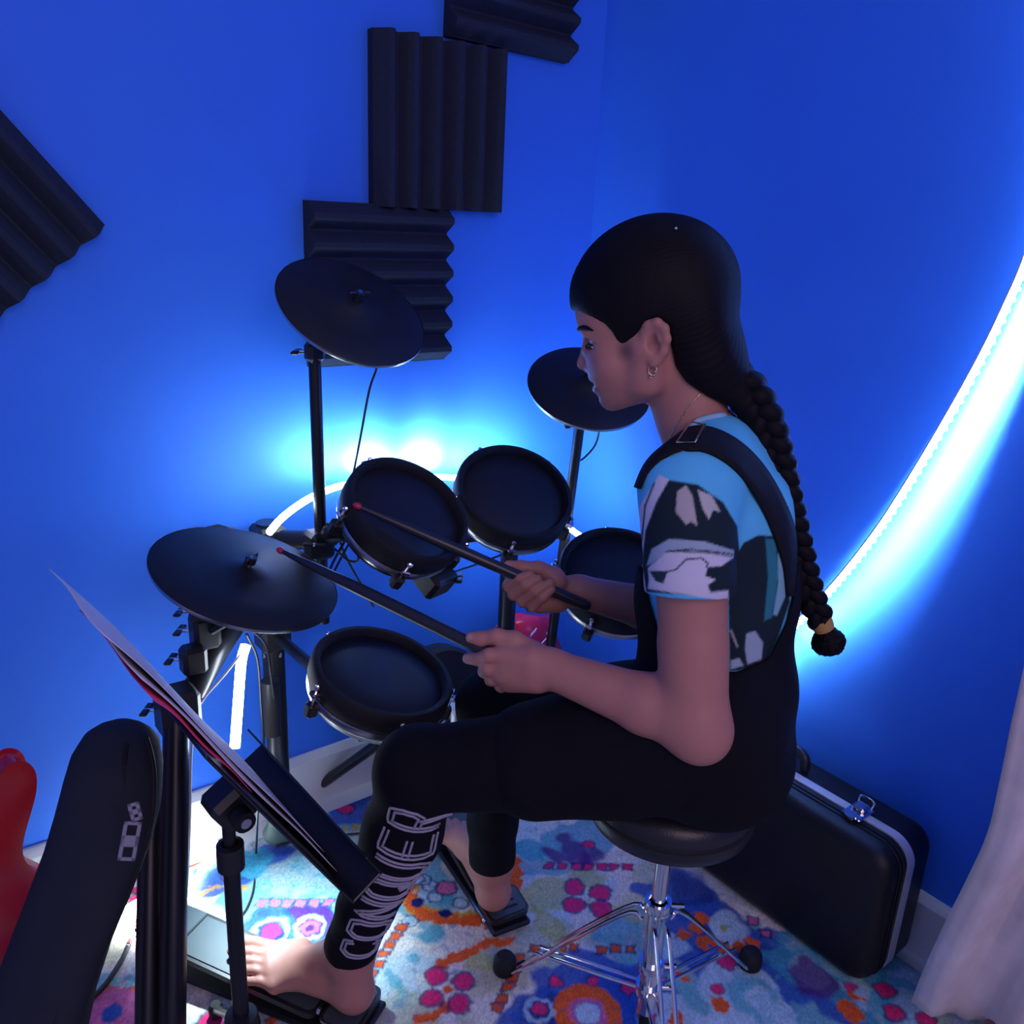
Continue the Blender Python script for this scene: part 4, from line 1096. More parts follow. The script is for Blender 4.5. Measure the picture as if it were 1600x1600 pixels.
# ------------------------------------------------------------------ head and neck
def build_head():
    f = Field(hp(870, 760, -.12) * 0 + np.minimum(hp(870, 760, -.13), np.minimum(hp(1200, 320, -.13), np.minimum(hp(870, 320, .13), hp(1200, 760, .13)))) - .02,
              np.maximum(hp(870, 320, -.13), np.maximum(hp(1200, 320, -.13), np.maximum(hp(870, 320, .13), hp(1200, 760, .13)))) + .02, .0019)
    f.ell(hp(1026, 464), HR, (.102, .072, .092), .01)
    f.ell(hp(950, 490), HR, (.042, .054, .046), .02)
    f.ell(hp(972, 545), HR, (.050, .049, .060), .02)
    f.ell(hp(985, 582), HR, (.044, .046, .043), .02)
    for s_ in (1, -1):
        L = (lambda q: q) if s_ > 0 else mir
        f.ell(L(hp(921, 516, .022)), HR, (.011, .020, .007), .010)                       # brow
        f.ball(L(hp(958, 570, .034)), .023, .022)                                        # cheek
        f.ball(L(hp(948, 590, .021)), .016, .018)
        f.limb(L(hp(965, 616, .014)), L(hp(1010, 594, .046)), .018, .018, .018)          # jaw
        f.limb(L(hp(1010, 594, .046)), L(hp(1008, 545, .058)), .018, .020, .018)
        f.ell(L(hp(914, 537, .031)), HR, (.009, .014, .007), .008, 'sub')                # eye socket
        f.ball(L(hp(938, 540, .0305)), .0138, .004)                                      # lids
        f.limb(L(hp(918, 542.5, .014)), L(hp(926, 542.5, .045)), .0036, .0026, .0012, 'sub')   # opening between them
        f.ball(L(hp(922, 575, .0105)), .0070, .005)                                      # nostril wing
        f.ball(L(hp(920, 581, .006)), .0028, .002, 'sub')
    f.limb(hp(921, 530), hp(914, 562), .0066, .0092, .008)                               # nose
    f.ball(hp(910, 567), .0098, .005)
    f.limb(hp(920, 574), hp(913, 571), .0070, .0066, .006)
    f.ell(hp(946, 590), HR, (.024, .026, .020), .010)
    f.ell(hp(931, 592), HR, (.0110, .019, .0054), .004)                                  # lips
    f.ell(hp(937, 609.5), HR, (.0110, .017, .0062), .004)
    f.limb(hp(918, 601, -.021), hp(918, 601, .021), .0062, .0050, .002, 'sub', flat=(HR[:, 2], .42))
    f.ell(hp(961, 619), HR, (.0225, .022, .021), .010)                                   # chin
    prof = [(830, 420), (893, 430), (897, 470), (899, 486), (899.5, 498), (903, 512), (909, 524), (911, 531), (909, 542), (905, 556), (901, 566), (901.5, 572), (907, 577.5), (916, 581), (919, 585), (918.5, 590), (921, 595), (929, 600), (929, 601.5), (925, 606), (925.5, 611), (932, 616), (935.5, 620), (936, 627), (940, 635), (948, 641), (958, 642.5), (970, 640), (985, 635), (1000, 631), (1017, 628), (1026, 640), (1034, 655), (1040, 672), (1044, 700), (830, 720)]
    f.poly(prof, PXM, f.lo, f.lo + f.n * f.vox, .0025, 'sub')
    # neck
    f.limb(hp(1062, 560), hp(1078, 640), .048, .0415, .02)
    f.limb(hp(1078, 640), hp(1110, 735), .0415, .052, .02)
    f.limb(hp(1054, 606), hp(1076, 700), .022, .022, .022)
    # ears
    for s_ in (1, -1):
        L = (lambda q: q) if s_ > 0 else mir
        for i, (a, b, r0, r1) in enumerate((((1006, 520, .068), (1013, 508, .074), .0052, .0055), ((1013, 508, .074), (1027, 504, .080), .0055, .0055), ((1027, 504, .080), (1038, 513, .083), .0055, .0055),
                                            ((1038, 513, .083), (1042, 530, .082), .0055, .0050), ((1042, 530, .082), (1036, 548, .078), .0050, .0050), ((1036, 548, .078), (1022, 565, .073), .0055, .0070), ((1022, 565, .073), (1016, 556, .071), .0070, .0050))):
            f.limb(L(hp(*a)), L(hp(*b)), r0, r1, .004)
        f.ell(L(hp(1024, 533, .072)), HR, (.017, .008, .026), .006)
        f.ell(L(hp(1020, 537, .081)), HR, (.0075, .0075, .012), .004, 'sub')
        f.limb(L(hp(1028, 516, .080)), L(hp(1032, 532, .080)), .0036, .0036, .003)
        f.limb(L(hp(1011, 532, .068)), L(hp(1010, 546, .068)), .0045, .0045, .005)
    return f.mesh(2)


# ------------------------------------------------------------------ limbs: joints (left = near side)
J = {'shL': hp(1078, 778, .138), 'elL': hp(1085, 1128, .190), 'wrL': hp(858, 1044, .145),
     'shR': mirS(hp(1078, 778, .138)), 'wrR': P(905, 924, 1.414), 'elR': P(1062, 962, 1.44),
     'hipL': hp(1100, 1165, .115), 'hipR': hp(1098, 1140, -.055), 'knL': P(656, 1203, 1.215), 'anL': P(548, 1478, 1.395),
     'knR': P(772, 1102, 1.47), 'anR': P(769, 1340, 1.60)}


def build_arms_feet():
    allp = [hp(1300, 700, .2), hp(700, 1150, .3), hp(1150, 600, -.25), P(700, 900, 1.45)]
    lo = np.min([J['shL'], J['elL'], J['wrL'], J['shR'], J['wrR'], J['elR'], P(715, 990, 1.1), P(715, 1090, 1.1), P(780, 880, 1.4)], 0) - .07
    hi = np.max([J['shL'], J['elL'], J['wrL'], J['shR'], J['wrR'], J['elR'], P(715, 990, 1.1), P(780, 960, 1.4)], 0) + .07
    f = Field(lo, hi, .0023)
    # near arm
    f.limb(J['shL'], J['elL'], .046, .0375, .01)
    f.limb(J['shL'] * .35 + J['elL'] * .65, J['elL'], .0405, .038, .01)
    el, wr = J['elL'], J['wrL']; m1 = el * .68 + wr * .32
    f.limb(el, m1, .0385, .0365, .02); f.limb(m1, wr, .0365, .0245, .012)
    f.ball(hp(1097, 1150, .192), .033, .02)
    # near hand: the back of the hand towards the camera
    wl = (wr - GC) @ GL
    def q(px, py, d): return hp(px, py, wl + d)
    f.limb(wr, q(800, 1042, -.004), .0250, .0250, .014, flat=(GL, .72))
    f.limb(q(828, 1030, 0), q(790, 1022, -.002), .0200, .0120, .012)
    f.limb(q(835, 1052, 0), q(786, 1052, -.004), .0210, .0140, .012)
    f.limb(q(838, 1060, 0), q(796, 1068, -.008), .0180, .0120, .010)
    ch = lambda pts, rs, k=.003: [f.limb(a, b, r0, r1, k) for a, b, r0, r1 in zip(pts, pts[1:], rs, rs[1:])]
    ch([q(794, 1022, .000), q(764, 1024, .002), q(746, 1030, -.010), q(731, 1029, -.020)], [.0105, .0095, .0086, .0076])          # index
    ch([q(790, 1038, .000), q(763, 1044, -.001), q(757, 1049, -.020), q(775, 1045, -.032)], [.0105, .0098, .0088, .0078])         # middle, curled under
    ch([q(790, 1054, -.003), q(770, 1060, -.008), q(767, 1062, -.026), q(786, 1055, -.036)], [.0100, .0094, .0085, .0076])        # ring
    ch([q(797, 1067, -.006), q(783, 1072, -.014), q(782, 1070, -.030), q(797, 1062, -.037)], [.0092, .0084, .0076, .0068])        # little
    ch([q(836, 1022, -.012), q(804, 1000, -.014), q(776, 994, -.014), q(752, 998, -.016), q(736, 996, -.016)], [.0165, .0115, .0098, .0092, .0076], .006)   # thumb
    # far arm
    f.limb(J['shR'], J['elR'], .044, .037, .01); el, wr = J['elR'], J['wrR']; m1 = el * .65 + wr * .35
    f.limb(el, m1, .0370, .0345, .02); f.limb(m1, wr, .0345, .0255, .012)
    # far hand: palm towards the camera, fingers closed over the stick
    D = 1.385
    def r(px, py, d=0.0): return P(px, py, D + d)
    f.limb(wr, r(858, 922, .026), .0245, .0240, .012, flat=(GL, .75))
    f.limb(r(872, 942, .026), r(842, 946, .018), .0160, .0130, .010)                                                              # heel of the hand
    f.limb(r(868, 908, .006), r(838, 898, .014), .0180, .0150, .010)
    ch([r(824, 906, .018), r(799, 908, .010), r(794, 915, -.004), r(812, 904, -.022), r(828, 898, -.022)], [.0105, .0098, .0092, .0086, .0074])
    ch([r(828, 920, .020), r(806, 922, .012), r(802, 929, -.004), r(822, 915, -.022), r(840, 905, -.022)], [.0105, .0100, .0093, .0088, .0076])
    ch([r(834, 932, .020), r(817, 936, .012), r(816, 940, -.004), r(838, 924, -.022), r(860, 910, -.021)], [.0100, .0096, .0090, .0085, .0073])
    ch([r(842, 944, .018), r(829, 948, .010), r(832, 949, -.006), r(848, 934, -.021), r(862, 921, -.021)], [.0092, .0086, .0080, .0076, .0066])
    ch([r(866, 900, .004), r(842, 888, -.002), r(815, 886, -.004), r(794, 883, -.004)], [.0150, .0112, .0096, .0080], .006)
    V1, Q1 = f.mesh(1)

    # feet
    out = [(V1, Q1)]
    g = Field(np.min([onz(350, 1440, .03), onz(600, 1600, .03), J['anL'], onz(350, 1560, .03), onz(600, 1440, .03)], 0) - .05, np.max([onz(600, 1440, .03), J['anL'], onz(350, 1440, .03)], 0) + np.array([.06, .06, .10]), .0021)
    zt = .086
    heel = onz(553, 1553, .074); ball = onz(424, 1513, .082)
    g.limb(J['anL'] + nrm(J['knL'] - J['anL']) * .07, J['anL'], .034, .034, .01); g.limb(J['anL'], heel + (0, 0, .012), .034, .030, .02)
    g.ball(heel, .0265, .015)
    g.limb(heel + (0, 0, .004), onz(460, 1524, .076), .0240, .0200, .02)
    g.limb(J['anL'] + (0, 0, -.010), onz(470, 1502, .088), .030, .0195, .025)                                  # instep
    mt = [(428, 1483, .083), (422, 1496, .082), (422, 1510, .080), (424, 1524, .077), (430, 1541, .073)]
    tips = [(368, 1470, .080), (362, 1486, .078), (366, 1501, .076), (372, 1515, .073), (382, 1533, .069)]
    for i, (m_, t_) in enumerate(zip(mt, tips)):
        a, b = onz(*m_), onz(*t_); r0 = (.0130, .0110, .0105, .0100, .0100)[i]; r1 = (.0110, .0078, .0074, .0072, .0070)[i]
        mid_ = (a + b) / 2 + np.array([0, 0, .004])
        g.limb(onz(470, 1502 + (i - 2) * 9, .080), a, .0185, .0125, .014)
        g.limb(a, mid_, r0, r1 * .95, .004); g.limb(mid_, b, r1 * .95, r1, .003)
    out.append(g.mesh(1))
    h = Field(np.min([P(660, 1270, 1.82), P(800, 1420, 1.6), P(800, 1260, 1.6), P(660, 1420, 1.7)], 0) - .06, np.max([P(660, 1270, 1.82), P(800, 1260, 1.62), P(800, 1270, 1.85)], 0) + .06, .0023)
    heel = onz(771, 1396, .080); ball = onz(712, 1300, .098)
    h.limb(J['anR'] + nrm(J['knR'] - J['anR']) * .07, J['anR'], .034, .034, .01); h.limb(J['anR'], heel + (0, 0, .012), .034, .029, .02); h.ball(heel, .0265, .015)
    h.limb(heel, onz(728, 1322, .090), .0240, .0210, .02); h.limb(J['anR'] + (0, 0, -.008), onz(722, 1306, .108), .030, .0200, .025)
    for i in range(5):
        a = onz(696 + 11 * i, 1308 - 1.5 * i, .100 - .002 * i); b = onz(686 + 13 * i, 1284 + 1.2 * i * (i > 2), .098 - .002 * i); r1 = (.0112, .0080, .0076, .0072, .0070)[i]
        h.limb(onz(730, 1322, .092), a, .0195, .0125, .014); h.limb(a, b, .0115 if i else .0135, r1, .004)
    out.append(h.mesh(1))
    return out


# ------------------------------------------------------------------ torso shapes shared by body and clothes
def torso(f, g, k=.03, low=True):
    """g: how far the cloth stands off the body"""
    f.ell(hp(1112, 800), GR, (.094 + g, .135 + g, .120 + g), k)
    f.limb(hp(1105, 735, .095), mirS(hp(1120, 745, .085)), .050 + g, .045 + g, k)
    f.limb(hp(1114, 708, .03), mirS(hp(1120, 712, .03)), .050 + g, .044 + g, k)
    f.ell(hp(1118, 930), GR, (.105 + g, .128 + g, .130 + g), k)
    f.ell(hp(1190, 860), GR, (.035 + g, .10 + g, .11 + g), k)
    if low:
        f.ell(hp(1116, 1070, .02), GR, (.106 + g, .138 + g, .115 + g), k)
        f.ell(hp(1112, 1160, .03), GR, (.108 + g, .152 + g, .085 + g), k)
    return f


BLO = np.min([hp(960, 1290, .25), hp(1290, 620, .25), hp(960, 620, -.25), hp(1290, 1290, -.25)], 0) - .02
BHI = np.max([hp(960, 620, .25), hp(1290, 620, .25), hp(960, 620, -.25), hp(1290, 1290, -.25)], 0) + .02


def build_person():
    # ---- body: one mesh
    parts = [build_head()] + build_arms_feet()
    b = Field(np.minimum(BLO, np.minimum(J['anL'], J['anR']) - .05), np.maximum(BHI, np.maximum(J['knR'], J['anR']) + .05), .0055); torso(b, -.012)
    for s_ in 'LR': b.limb(J['hip' + s_], J['kn' + s_], .060, .040, .02); b.limb(J['kn' + s_], J['an' + s_], .040, .026, .01)
    b.limb(hp(1108, 735), hp(1108, 680), .045, .042, .02); sl, X = b.block(b.lo, b.lo + b.n * b.vox); b.F[sl] = np.where(np.hypot(X[..., 0] - SX, X[..., 1] - SY) < .17, np.maximum(b.F[sl], (SZ + .078) - X[..., 2]), b.F[sl]); parts.append(b.mesh(2))
    V = np.concatenate([p[0] for p in parts]); o_ = 0; Qs = []
    for v_, q_ in parts: Qs.append(q_ + o_); o_ += len(v_)
    Q = np.concatenate(Qs)
    px = proj(V); lat = (V - GC) @ GL
    skin = np.array([.45, .200, .155]); col = np.tile(skin, (len(V), 1))
    nh = len(parts[0][0]); H = np.arange(nh)
    def paint(mask, c, a): m_ = (np.clip(mask, 0, 1) * a)[:, None]; col[:nh] = col[:nh] * (1 - m_) + np.array(c) * m_
    ph = px[:nh]; d_ = lambda x, y, rx, ry: 1.3 - np.hypot((ph[:, 0] - x) / rx, (ph[:, 1] - y) / ry)
    paint(d_(923, 592, 7, 3) * 2, (.26, .09, .085), .8); paint(d_(929, 609, 6, 3.5) * 2, (.30, .11, .10), .8); paint(d_(1019, 537, 8, 12), (.20, .07, .06), .6)  # lip colour; ear hollow darkened, its shade painted into the skin
    paint(d_(976, 548, 14, 16), (.10, .05, .05), .55)                              # downy sideburn
    paint(d_(912, 514, 11, 3.2) * 2, (.03, .018, .018), .8); paint(d_(926, 537, 8, 3), (.16, .08, .07), .5)
    # nails
    for p_ in ((733, 995), (728, 1028), (791, 882)):
        m_ = np.clip(1.4 - np.hypot((px[:, 0] - p_[0]) / 6, (px[:, 1] - p_[1]) / 5), 0, 1) * .5; col[nh:] = (col * (1 - m_[:, None]) + np.array([.55, .36, .32]) * m_[:, None])[nh:]
    body = np_mesh('body', V, Q, 'skin', person, 180, col)

    # ---- hair
    f = Field(np.min([hp(870, 700, .14), hp(1220, 320, .14), hp(870, 320, -.14)], 0) - .02, np.max([hp(870, 320, .14), hp(1220, 320, .14), hp(1220, 320, -.14), hp(870, 320, -.14)], 0) + .02, .0024)
    f.ell(hp(1022, 456), HR, (.1065, .082, .0935), .01)
    f.ell(hp(945, 458), HR, (.040, .060, .042), .010)
    f.ell(hp(1076, 495), HR, (.060, .074, .085), .015); f.ell(hp(1094, 555), HR, (.050, .058, .058), .02)
    f.limb(hp(1105, 570, .008), hp(1160, 625, .012), .044, .026, .03)
    face = [(860, 487), (903, 487), (925, 497), (945, 506), (957, 519), (966, 537), (978, 544), (990, 532), (1001, 516), (1012, 502), (1028, 498), (1043, 510), (1049, 540), (1055, 572), (1072, 597), (1106, 620), (1150, 640), (1160, 720), (1100, 800), (860, 800)]
    f.poly(face, PXM, f.lo, f.lo + f.n * f.vox, .006, 'sub')
    V_, Q_ = f.mesh(2)
    qv = proj(V_)
    # combed-back strands as fine relief
    s_ = (V_ - hp(1027, 452)) @ HR; ang = np.arctan2(s_[:, 2], s_[:, 1]); nn = nrm_rows(V_ - hp(1040, 490))
    V_ = V_ + nn * (.00028 * np.sin(ang * 90 + 2 * np.sin(s_[:, 0] * 40)))[:, None]
    hair = np_mesh('hair', V_, Q_, 'hair', person, 180)

    # ---- braid: three strands woven round the centre line
    cl = spline([hp(1140, 590, .010), hp(1166, 612, .014), hp(1192, 655, .018), hp(1211, 715, .020), hp(1229, 790, .022), hp(1247, 860, .022), hp(1265, 925, .022), hp(1284, 972, .022)], 14)
    n = len(cl); acc = [0.0]
    for a, b_ in zip(cl, cl[1:]): acc.append(acc[-1] + np.linalg.norm(b_ - a))
    for s3 in range(3):
        pts, rad = [], []
        for i in range(n):
            t = nrm(cl[min(i + 1, n - 1)] - cl[max(i - 1, 0)]); side = nrm(np.cross(t, GL)); u_ = i / (n - 1)
            ph_ = acc[i] / .064 * 2 * math.pi + s3 * 2 * math.pi / 3; w = .0155 * (1 - .38 * u_)
            pts.append(cl[i] + side * w * math.sin(ph_) * 1.0 + GL * w * .62 * math.sin(2 * ph_)); rad.append(.0155 * (1 - .40 * u_))
        MB().tube(pts, rad, 12).build('braid_strand', 'hair', hair, smooth=180)
    e = hp(1286, 978, .022); t = nrm(cl[-1] - cl[-4])
    MB().tube([e - t * .010, e - t * .003, e + t * .005], [.0135, .0150, .0135], 16).build('hair_tie', 'tie', hair, smooth=60)
    tf = Field(e - .06, e + .06, .002); tf.limb(e + t * .004, e + t * .022, .011, .0195, .006); tf.ball(hp(1300, 1005, .024), .014, .01); tf.ball(hp(1284, 1006, .02), .013, .01)
    v_, q_ = tf.mesh(1); v_ = v_ + np.random.default_rng(1).normal(0, .0006, v_.shape); np_mesh('braid_tuft', v_, q_, 'hair', hair, 180)

    # ---- eyes, brows, lashes
    for s_, L in ((1, lambda q: q), (-1, mir)):
        c = L(hp(938, 540, .0305)); MB().sphere(c, .0120, 20, 14).build('eye', 'eye_white', body, smooth=180)
        look = nrm(HR[:, 0] * .9 - HR[:, 2] * .35); MB().lathe([(0, .0127), (.003, .0125), (.0062, .0110), (.0064, .0098)], c, look, 20).build('iris', 'iris', body, smooth=180)
        MB().tube(spline([L(hp(921.5, 538, .017)), L(hp(919, 538.5, .027)), L(hp(923, 539, .038)), L(hp(931, 539, .044))], 5), .0015, 8).build('eyelash', 'hair', body, smooth=180)
    bh0 = BVHTree.FromPolygons([Vector(v) for v in parts[0][0]], [tuple(int(i) for i in q) for q in parts[0][1]])
    br = []
    for c in spline([np.array(c, float) for c in ((904.5, 514.5), (908, 512), (916, 511.5), (927, 516.5))], 5):
        r_ = bh0.ray_cast(Vector(CAM), Vector(ray(*c)).normalized())
        if r_[0] is not None: br.append(np.array(r_[0]) + np.array(r_[1]) * .0003)
    for L in (lambda q: q, mir):
        MB().tube([L(q) for q in br], [.0026] * (len(br) - 4) + [.0022, .0018, .0014, .0008], 8).build('eyebrow', 'hair', body, smooth=180)

    # ---- T-shirt
    f = Field(BLO, BHI, .0023); torso(f, .000, low=True)
    for s_, L in ((1, lambda q: q), (-1, mirS)):
        f.limb(L(hp(1074, 766, .126)), L(hp(1078, 905, .166)), .0600, .0520, .022)
        f.limb(L(hp(1078, 905, .166)), L(hp(1079, 960, .170)), .0520, .0510, .01)
        ha_, hb_ = L(hp(1080, 780, .14)), L(hp(1075, 928, .170)); ax = nrm(hb_ - ha_)
        f.half(hb_, ax, .002, 'sub', hb_ - .075, hb_ + .075) if False else None
        sl, X = f.block(hb_ - .08, hb_ + .08)
        d = (X - hb_) @ ax; side = ((X - GC) @ GL) * s_
        near = (np.linalg.norm((X - hb_) - d[..., None] * ax, axis=-1) < .066) & (side > .108)
        f.F[sl] = np.where(near, np.maximum(f.F[sl], d), f.F[sl])                 # the hem: a clean cut across the sleeve
    # neckline
    f.limb(hp(1084, 648), hp(1105, 690), .047, .047, .004, 'sub'); f.ell(hp(1052, 676), GR, (.026, .046, .040), .008, 'sub')
    f.half(hp(1100, 1060), (0, 0, -1), .004, 'sub', BLO, BHI) if False else None
    sl, X = f.block(f.lo, f.lo + f.n * f.vox); f.F[sl] = np.maximum(f.F[sl], (SZ + .14) - X[..., 2])
    V_, Q_ = f.mesh(2)
    pv = proj(V_); lt = (V_ - GC) @ GL
    base = np.array([.11, .54, .84]); col = np.tile(base, (len(V_), 1))
    near = lt > .0
    DK, WH, LG, TE = (.012, .026, .036), (.62, .62, .72), (.34, .44, .54), (.03, .20, .27)
    def pp(pts, c, soft=1.2):
        m_ = np.clip(.5 - poly_dist(pv, pts) / soft / 2, 0, 1) * near; col[:] = col * (1 - m_[:, None]) + np.array(c) * m_[:, None]
    def ln(pts, w, c):
        for a, b_ in zip(pts, pts[1:]):
            a, b_ = np.array(a, float), np.array(b_, float); e_ = b_ - a; t = np.clip(((pv - a) @ e_) / (e_ @ e_), 0, 1); m_ = np.clip(.5 - (np.linalg.norm(pv - a - t[:, None] * e_, axis=1) - w) / 2, 0, 1) * near
            col[:] = col * (1 - m_[:, None]) + np.array(c) * m_[:, None]
    pp([(990, 960), (985, 860), (1000, 790), (1030, 742), (1046, 750), (1020, 800), (1006, 860), (1010, 960)], WH); ln([(1022, 755), (1008, 790), (1002, 850)], 1.4, DK)
    pp([(1045, 750), (1090, 757), (1130, 785), (1152, 822), (1156, 870), (1140, 935), (1010, 925), (1003, 880), (1008, 830), (1025, 785)], DK)
    pp([(1058, 768), (1072, 758), (1082, 775), (1090, 822), (1080, 815), (1072, 820), (1056, 800)], (.45, .42, .42)); pp([(1090, 765), (1112, 774), (1126, 800), (1114, 797), (1108, 812), (1098, 795)], (.50, .50, .50))
    pp([(1010, 884), (1018, 858), (1046, 842), (1100, 846), (1147, 860), (1146, 870), (1100, 862), (1046, 860), (1020, 880)], LG)
    pp([(1012, 888), (1042, 862), (1100, 864), (1146, 871), (1128, 884), (1106, 886), (1102, 900), (1118, 906), (1106, 914), (1110, 926), (1138, 922), (1138, 940), (1012, 920), (1014, 905)], WH)
    pp([(1014, 892), (1044, 892), (1036, 912), (1024, 908)], (.02, .05, .06)); ln([(1056, 890), (1072, 874), (1096, 872), (1106, 880), (1104, 886)], 1.3, DK); ln([(1042, 862), (1080, 858), (1144, 866)], 1.2, DK); ln([(1056, 890), (1044, 893)], 1.2, DK)
    pp([(1150, 868), (1162, 848), (1185, 836), (1214, 838), (1228, 880), (1234, 940), (1218, 990), (1195, 1040), (1140, 1050), (1138, 940)], DK)
    pp([(1196, 842), (1212, 842), (1216, 900), (1206, 965), (1194, 970), (1200, 900)], TE); pp([(1215, 862), (1226, 890), (1228, 930), (1214, 962), (1208, 960), (1216, 910)], (.22, .45, .54))
    pp([(1166, 990), (1180, 986), (1192, 1004), (1190, 1030), (1168, 1038), (1164, 1015)], LG); pp([(1142, 1032), (1155, 1028), (1162, 1040), (1142, 1046)], LG)
    ln([(1142, 985), (1152, 1010)], 1.4, (.4, .42, .42))
    sh = np_mesh('t_shirt', V_, Q_, 'tee', person, 180, col)
    bv = BVHTree.FromPolygons([Vector(v) for v in V_], [tuple(int(i) for i in q) for q in Q_])

    def hit(px_, py_, off):
        r_ = bv.ray_cast(Vector(CAM), Vector(ray(px_, py_)).normalized())
        if r_[0] is None: return None, None
        return np.array(r_[0]) + np.array(r_[1]) * off, np.array(r_[1])
    # collar binding
    ring = []
    for c in spline([np.array(c, float) for c in ((1158, 634), (1140, 637), (1122, 641), (1104, 648), (1091, 658), (1082, 667), (1076, 675))], 5):
        for dy in range(0, 14, 2):
            p_, n_ = hit(c[0], c[1] + dy, .0008)
            if p_ is not None and abs((p_ - GC) @ GL) < .12: ring.append(p_); break
    def snap(q, off):
        r_ = bv.find_nearest(Vector(q)); return np.array(r_[0]) + np.array(r_[1]) * off
    full = ring + [snap(mir(q), .0008) for q in ring[::-1]]
    for _ in range(4): full = [(full[i - 1] + full[i] * 2 + full[(i + 1) % len(full)]) / 4 for i in range(len(full))]
    MB().tube(full + [full[0]], .0042, 8, caps=False).build('collar', 'tee_trim', sh, smooth=180)

    # ---- pinafore: bib, skirted hips and straps
    f = Field(np.minimum(BLO, J['knL'] - .1), BHI, .004); torso(f, .007)
    thL = J['hipL'] * .42 + J['knL'] * .58; thR = J['hipR'] * .45 + J['knR'] * .55
    f.limb(J['hipL'] + (0, 0, .02), thL, .098, .079, .03); f.limb(J['hipR'] + (0, 0, .02), thR, .098, .079, .03)
    f.limb(J['hipL'] * .7 + J['knL'] * .3, J['hipR'] * .7 + J['knR'] * .3, .070, .070, .04)
    zs = P(1100, 1262, 1.25)[2]
    arm = [(900, 600), (900, 868), (985, 872), (1003, 885), (1014, 935), (1034, 1005), (1066, 1046), (1150, 1050), (1200, 1030), (1228, 975), (1240, 930), (1246, 880), (1270, 850), (1330, 850), (1330, 600)]
    f.poly(arm, PXM, BLO - .05, BHI + .05, .004, 'sub')
    sl, X = f.block(f.lo, f.lo + f.n * f.vox); f.F[sl] = np.maximum(f.F[sl], (SZ + .0705) - X[..., 2] - .0) if True else 0
    V_, Q_ = f.mesh(2); pina = np_mesh('pinafore', V_, Q_, 'black_cloth', person, 180)
    cen = [(1006, 888), (1004, 840), (1008, 790), (1020, 745), (1040, 715), (1060, 697), (1082, 688), (1106, 690), (1136, 704), (1165, 728), (1190, 762), (1210, 800), (1226, 840), (1238, 880), (1242, 930)]
    cs = spline([np.array(c, float) for c in cen], 4); lw = []
    for i, c in enumerate(cs):
        t = nrm(cs[min(i + 1, len(cs) - 1)] - cs[max(i - 1, 0)]); nn_ = np.array([-t[1], t[0]]); hw = 15 + 4 * math.sin(math.pi * i / len(cs))
        row = [hit(*(c + nn_ * hw * s_), .0035)[0] for s_ in np.linspace(-1, 1, 5)]
        good = [k_ for k_ in range(5) if row[k_] is not None and abs((row[k_] - GC) @ GL) < .16]
        if len(good) < 2: continue
        for k_ in range(5):
            if k_ not in good:                                            # past the silhouette: the webbing wraps on round the body
                g_ = min(good, key=lambda q_: abs(q_ - k_)); row[k_] = row[g_] - GL * .006 * abs(k_ - g_)
        if lw and np.linalg.norm(row[2] - lw[-1][2]) > .06: continue
        lw.append(row)
    A_ = np.array(lw)
    for _ in range(6): A_[1:-1] = A_[:-2] * .25 + A_[1:-1] * .5 + A_[2:] * .25
    lw = [list(r_) for r_ in A_]
    if len(lw) > 3:
        for L in (lambda q: q, lambda q: snap(mir(q), .0035)):
            m = MB(); v = [L(p_) for row in lw for p_ in row]; nr = len(lw)
            fq = [(i * 5 + k_, i * 5 + k_ + 1, (i + 1) * 5 + k_ + 1, (i + 1) * 5 + k_) for i in range(nr - 1) for k_ in range(4)]
            o = m.add(v, fq).build('strap', 'strap_cloth', pina, smooth=180); md = o.modifiers.new('webbing', 'SOLIDIFY'); md.thickness = .0035; md.offset = 0
    bq = [hit(*p_, .0085)[0] for p_ in ((1084, 668), (1101, 674), (1084, 701), (1060, 700))]
    if all(b_ is not None for b_ in bq):
        MB().tube([bq[0], bq[1], bq[2], bq[3], bq[0]], .0013, 8).build('buckle', 'brass', pina, smooth=60)

    # ---- leggings
    f = Field(np.min([J['knL'], J['anL'], J['knR'], J['hipL'], J['hipR']], 0) - .12, np.max([J['knL'], J['anR'], J['knR'], J['hipL'], J['hipR']], 0) + .12, .0035)
    for s_, L in (('L', 1), ('R', 1)):
        h_, k_, a_ = J['hip' + s_], J['kn' + s_], J['an' + s_]
        f.limb(h_, k_, .084, .056, .02); f.ball(k_ + nrm(k_ - h_) * .004, .056, .02)
        cf = k_ * .68 + a_ * .32; back = nrm(h_ - k_) * .010
        f.limb(k_, cf + back, .055, .055, .02); f.limb(cf + back, k_ * .25 + a_ * .75, .055, .0435, .02); f.limb(k_ * .25 + a_ * .75, a_, .0435, .0405, .012)
        ax = nrm(a_ - k_); sl, X = f.block(a_ - .09, a_ + .09); d = (X - a_) @ ax - .004
        if s_ == 'L': near = np.linalg.norm((X - a_) - ((X - a_) @ ax)[..., None] * ax, axis=-1) < .08
        f.F[sl] = np.where(d > -.02, np.maximum(f.F[sl], d), f.F[sl])
    f.limb(J['hipL'], J['hipR'], .09, .09, .03)
    sl, X = f.block(f.lo, f.lo + f.n * f.vox); hipm = (J['hipL'] + J['hipR']) / 2
    nearseat = np.hypot(X[..., 0] - SX, X[..., 1] - SY) < .16
    f.F[sl] = np.where(nearseat, np.maximum(f.F[sl], (SZ + .071) - X[..., 2]), f.F[sl])
    V_, Q_ = f.mesh(2); leg = np_mesh('leggings', V_, Q_, 'black_cloth', person, 180)
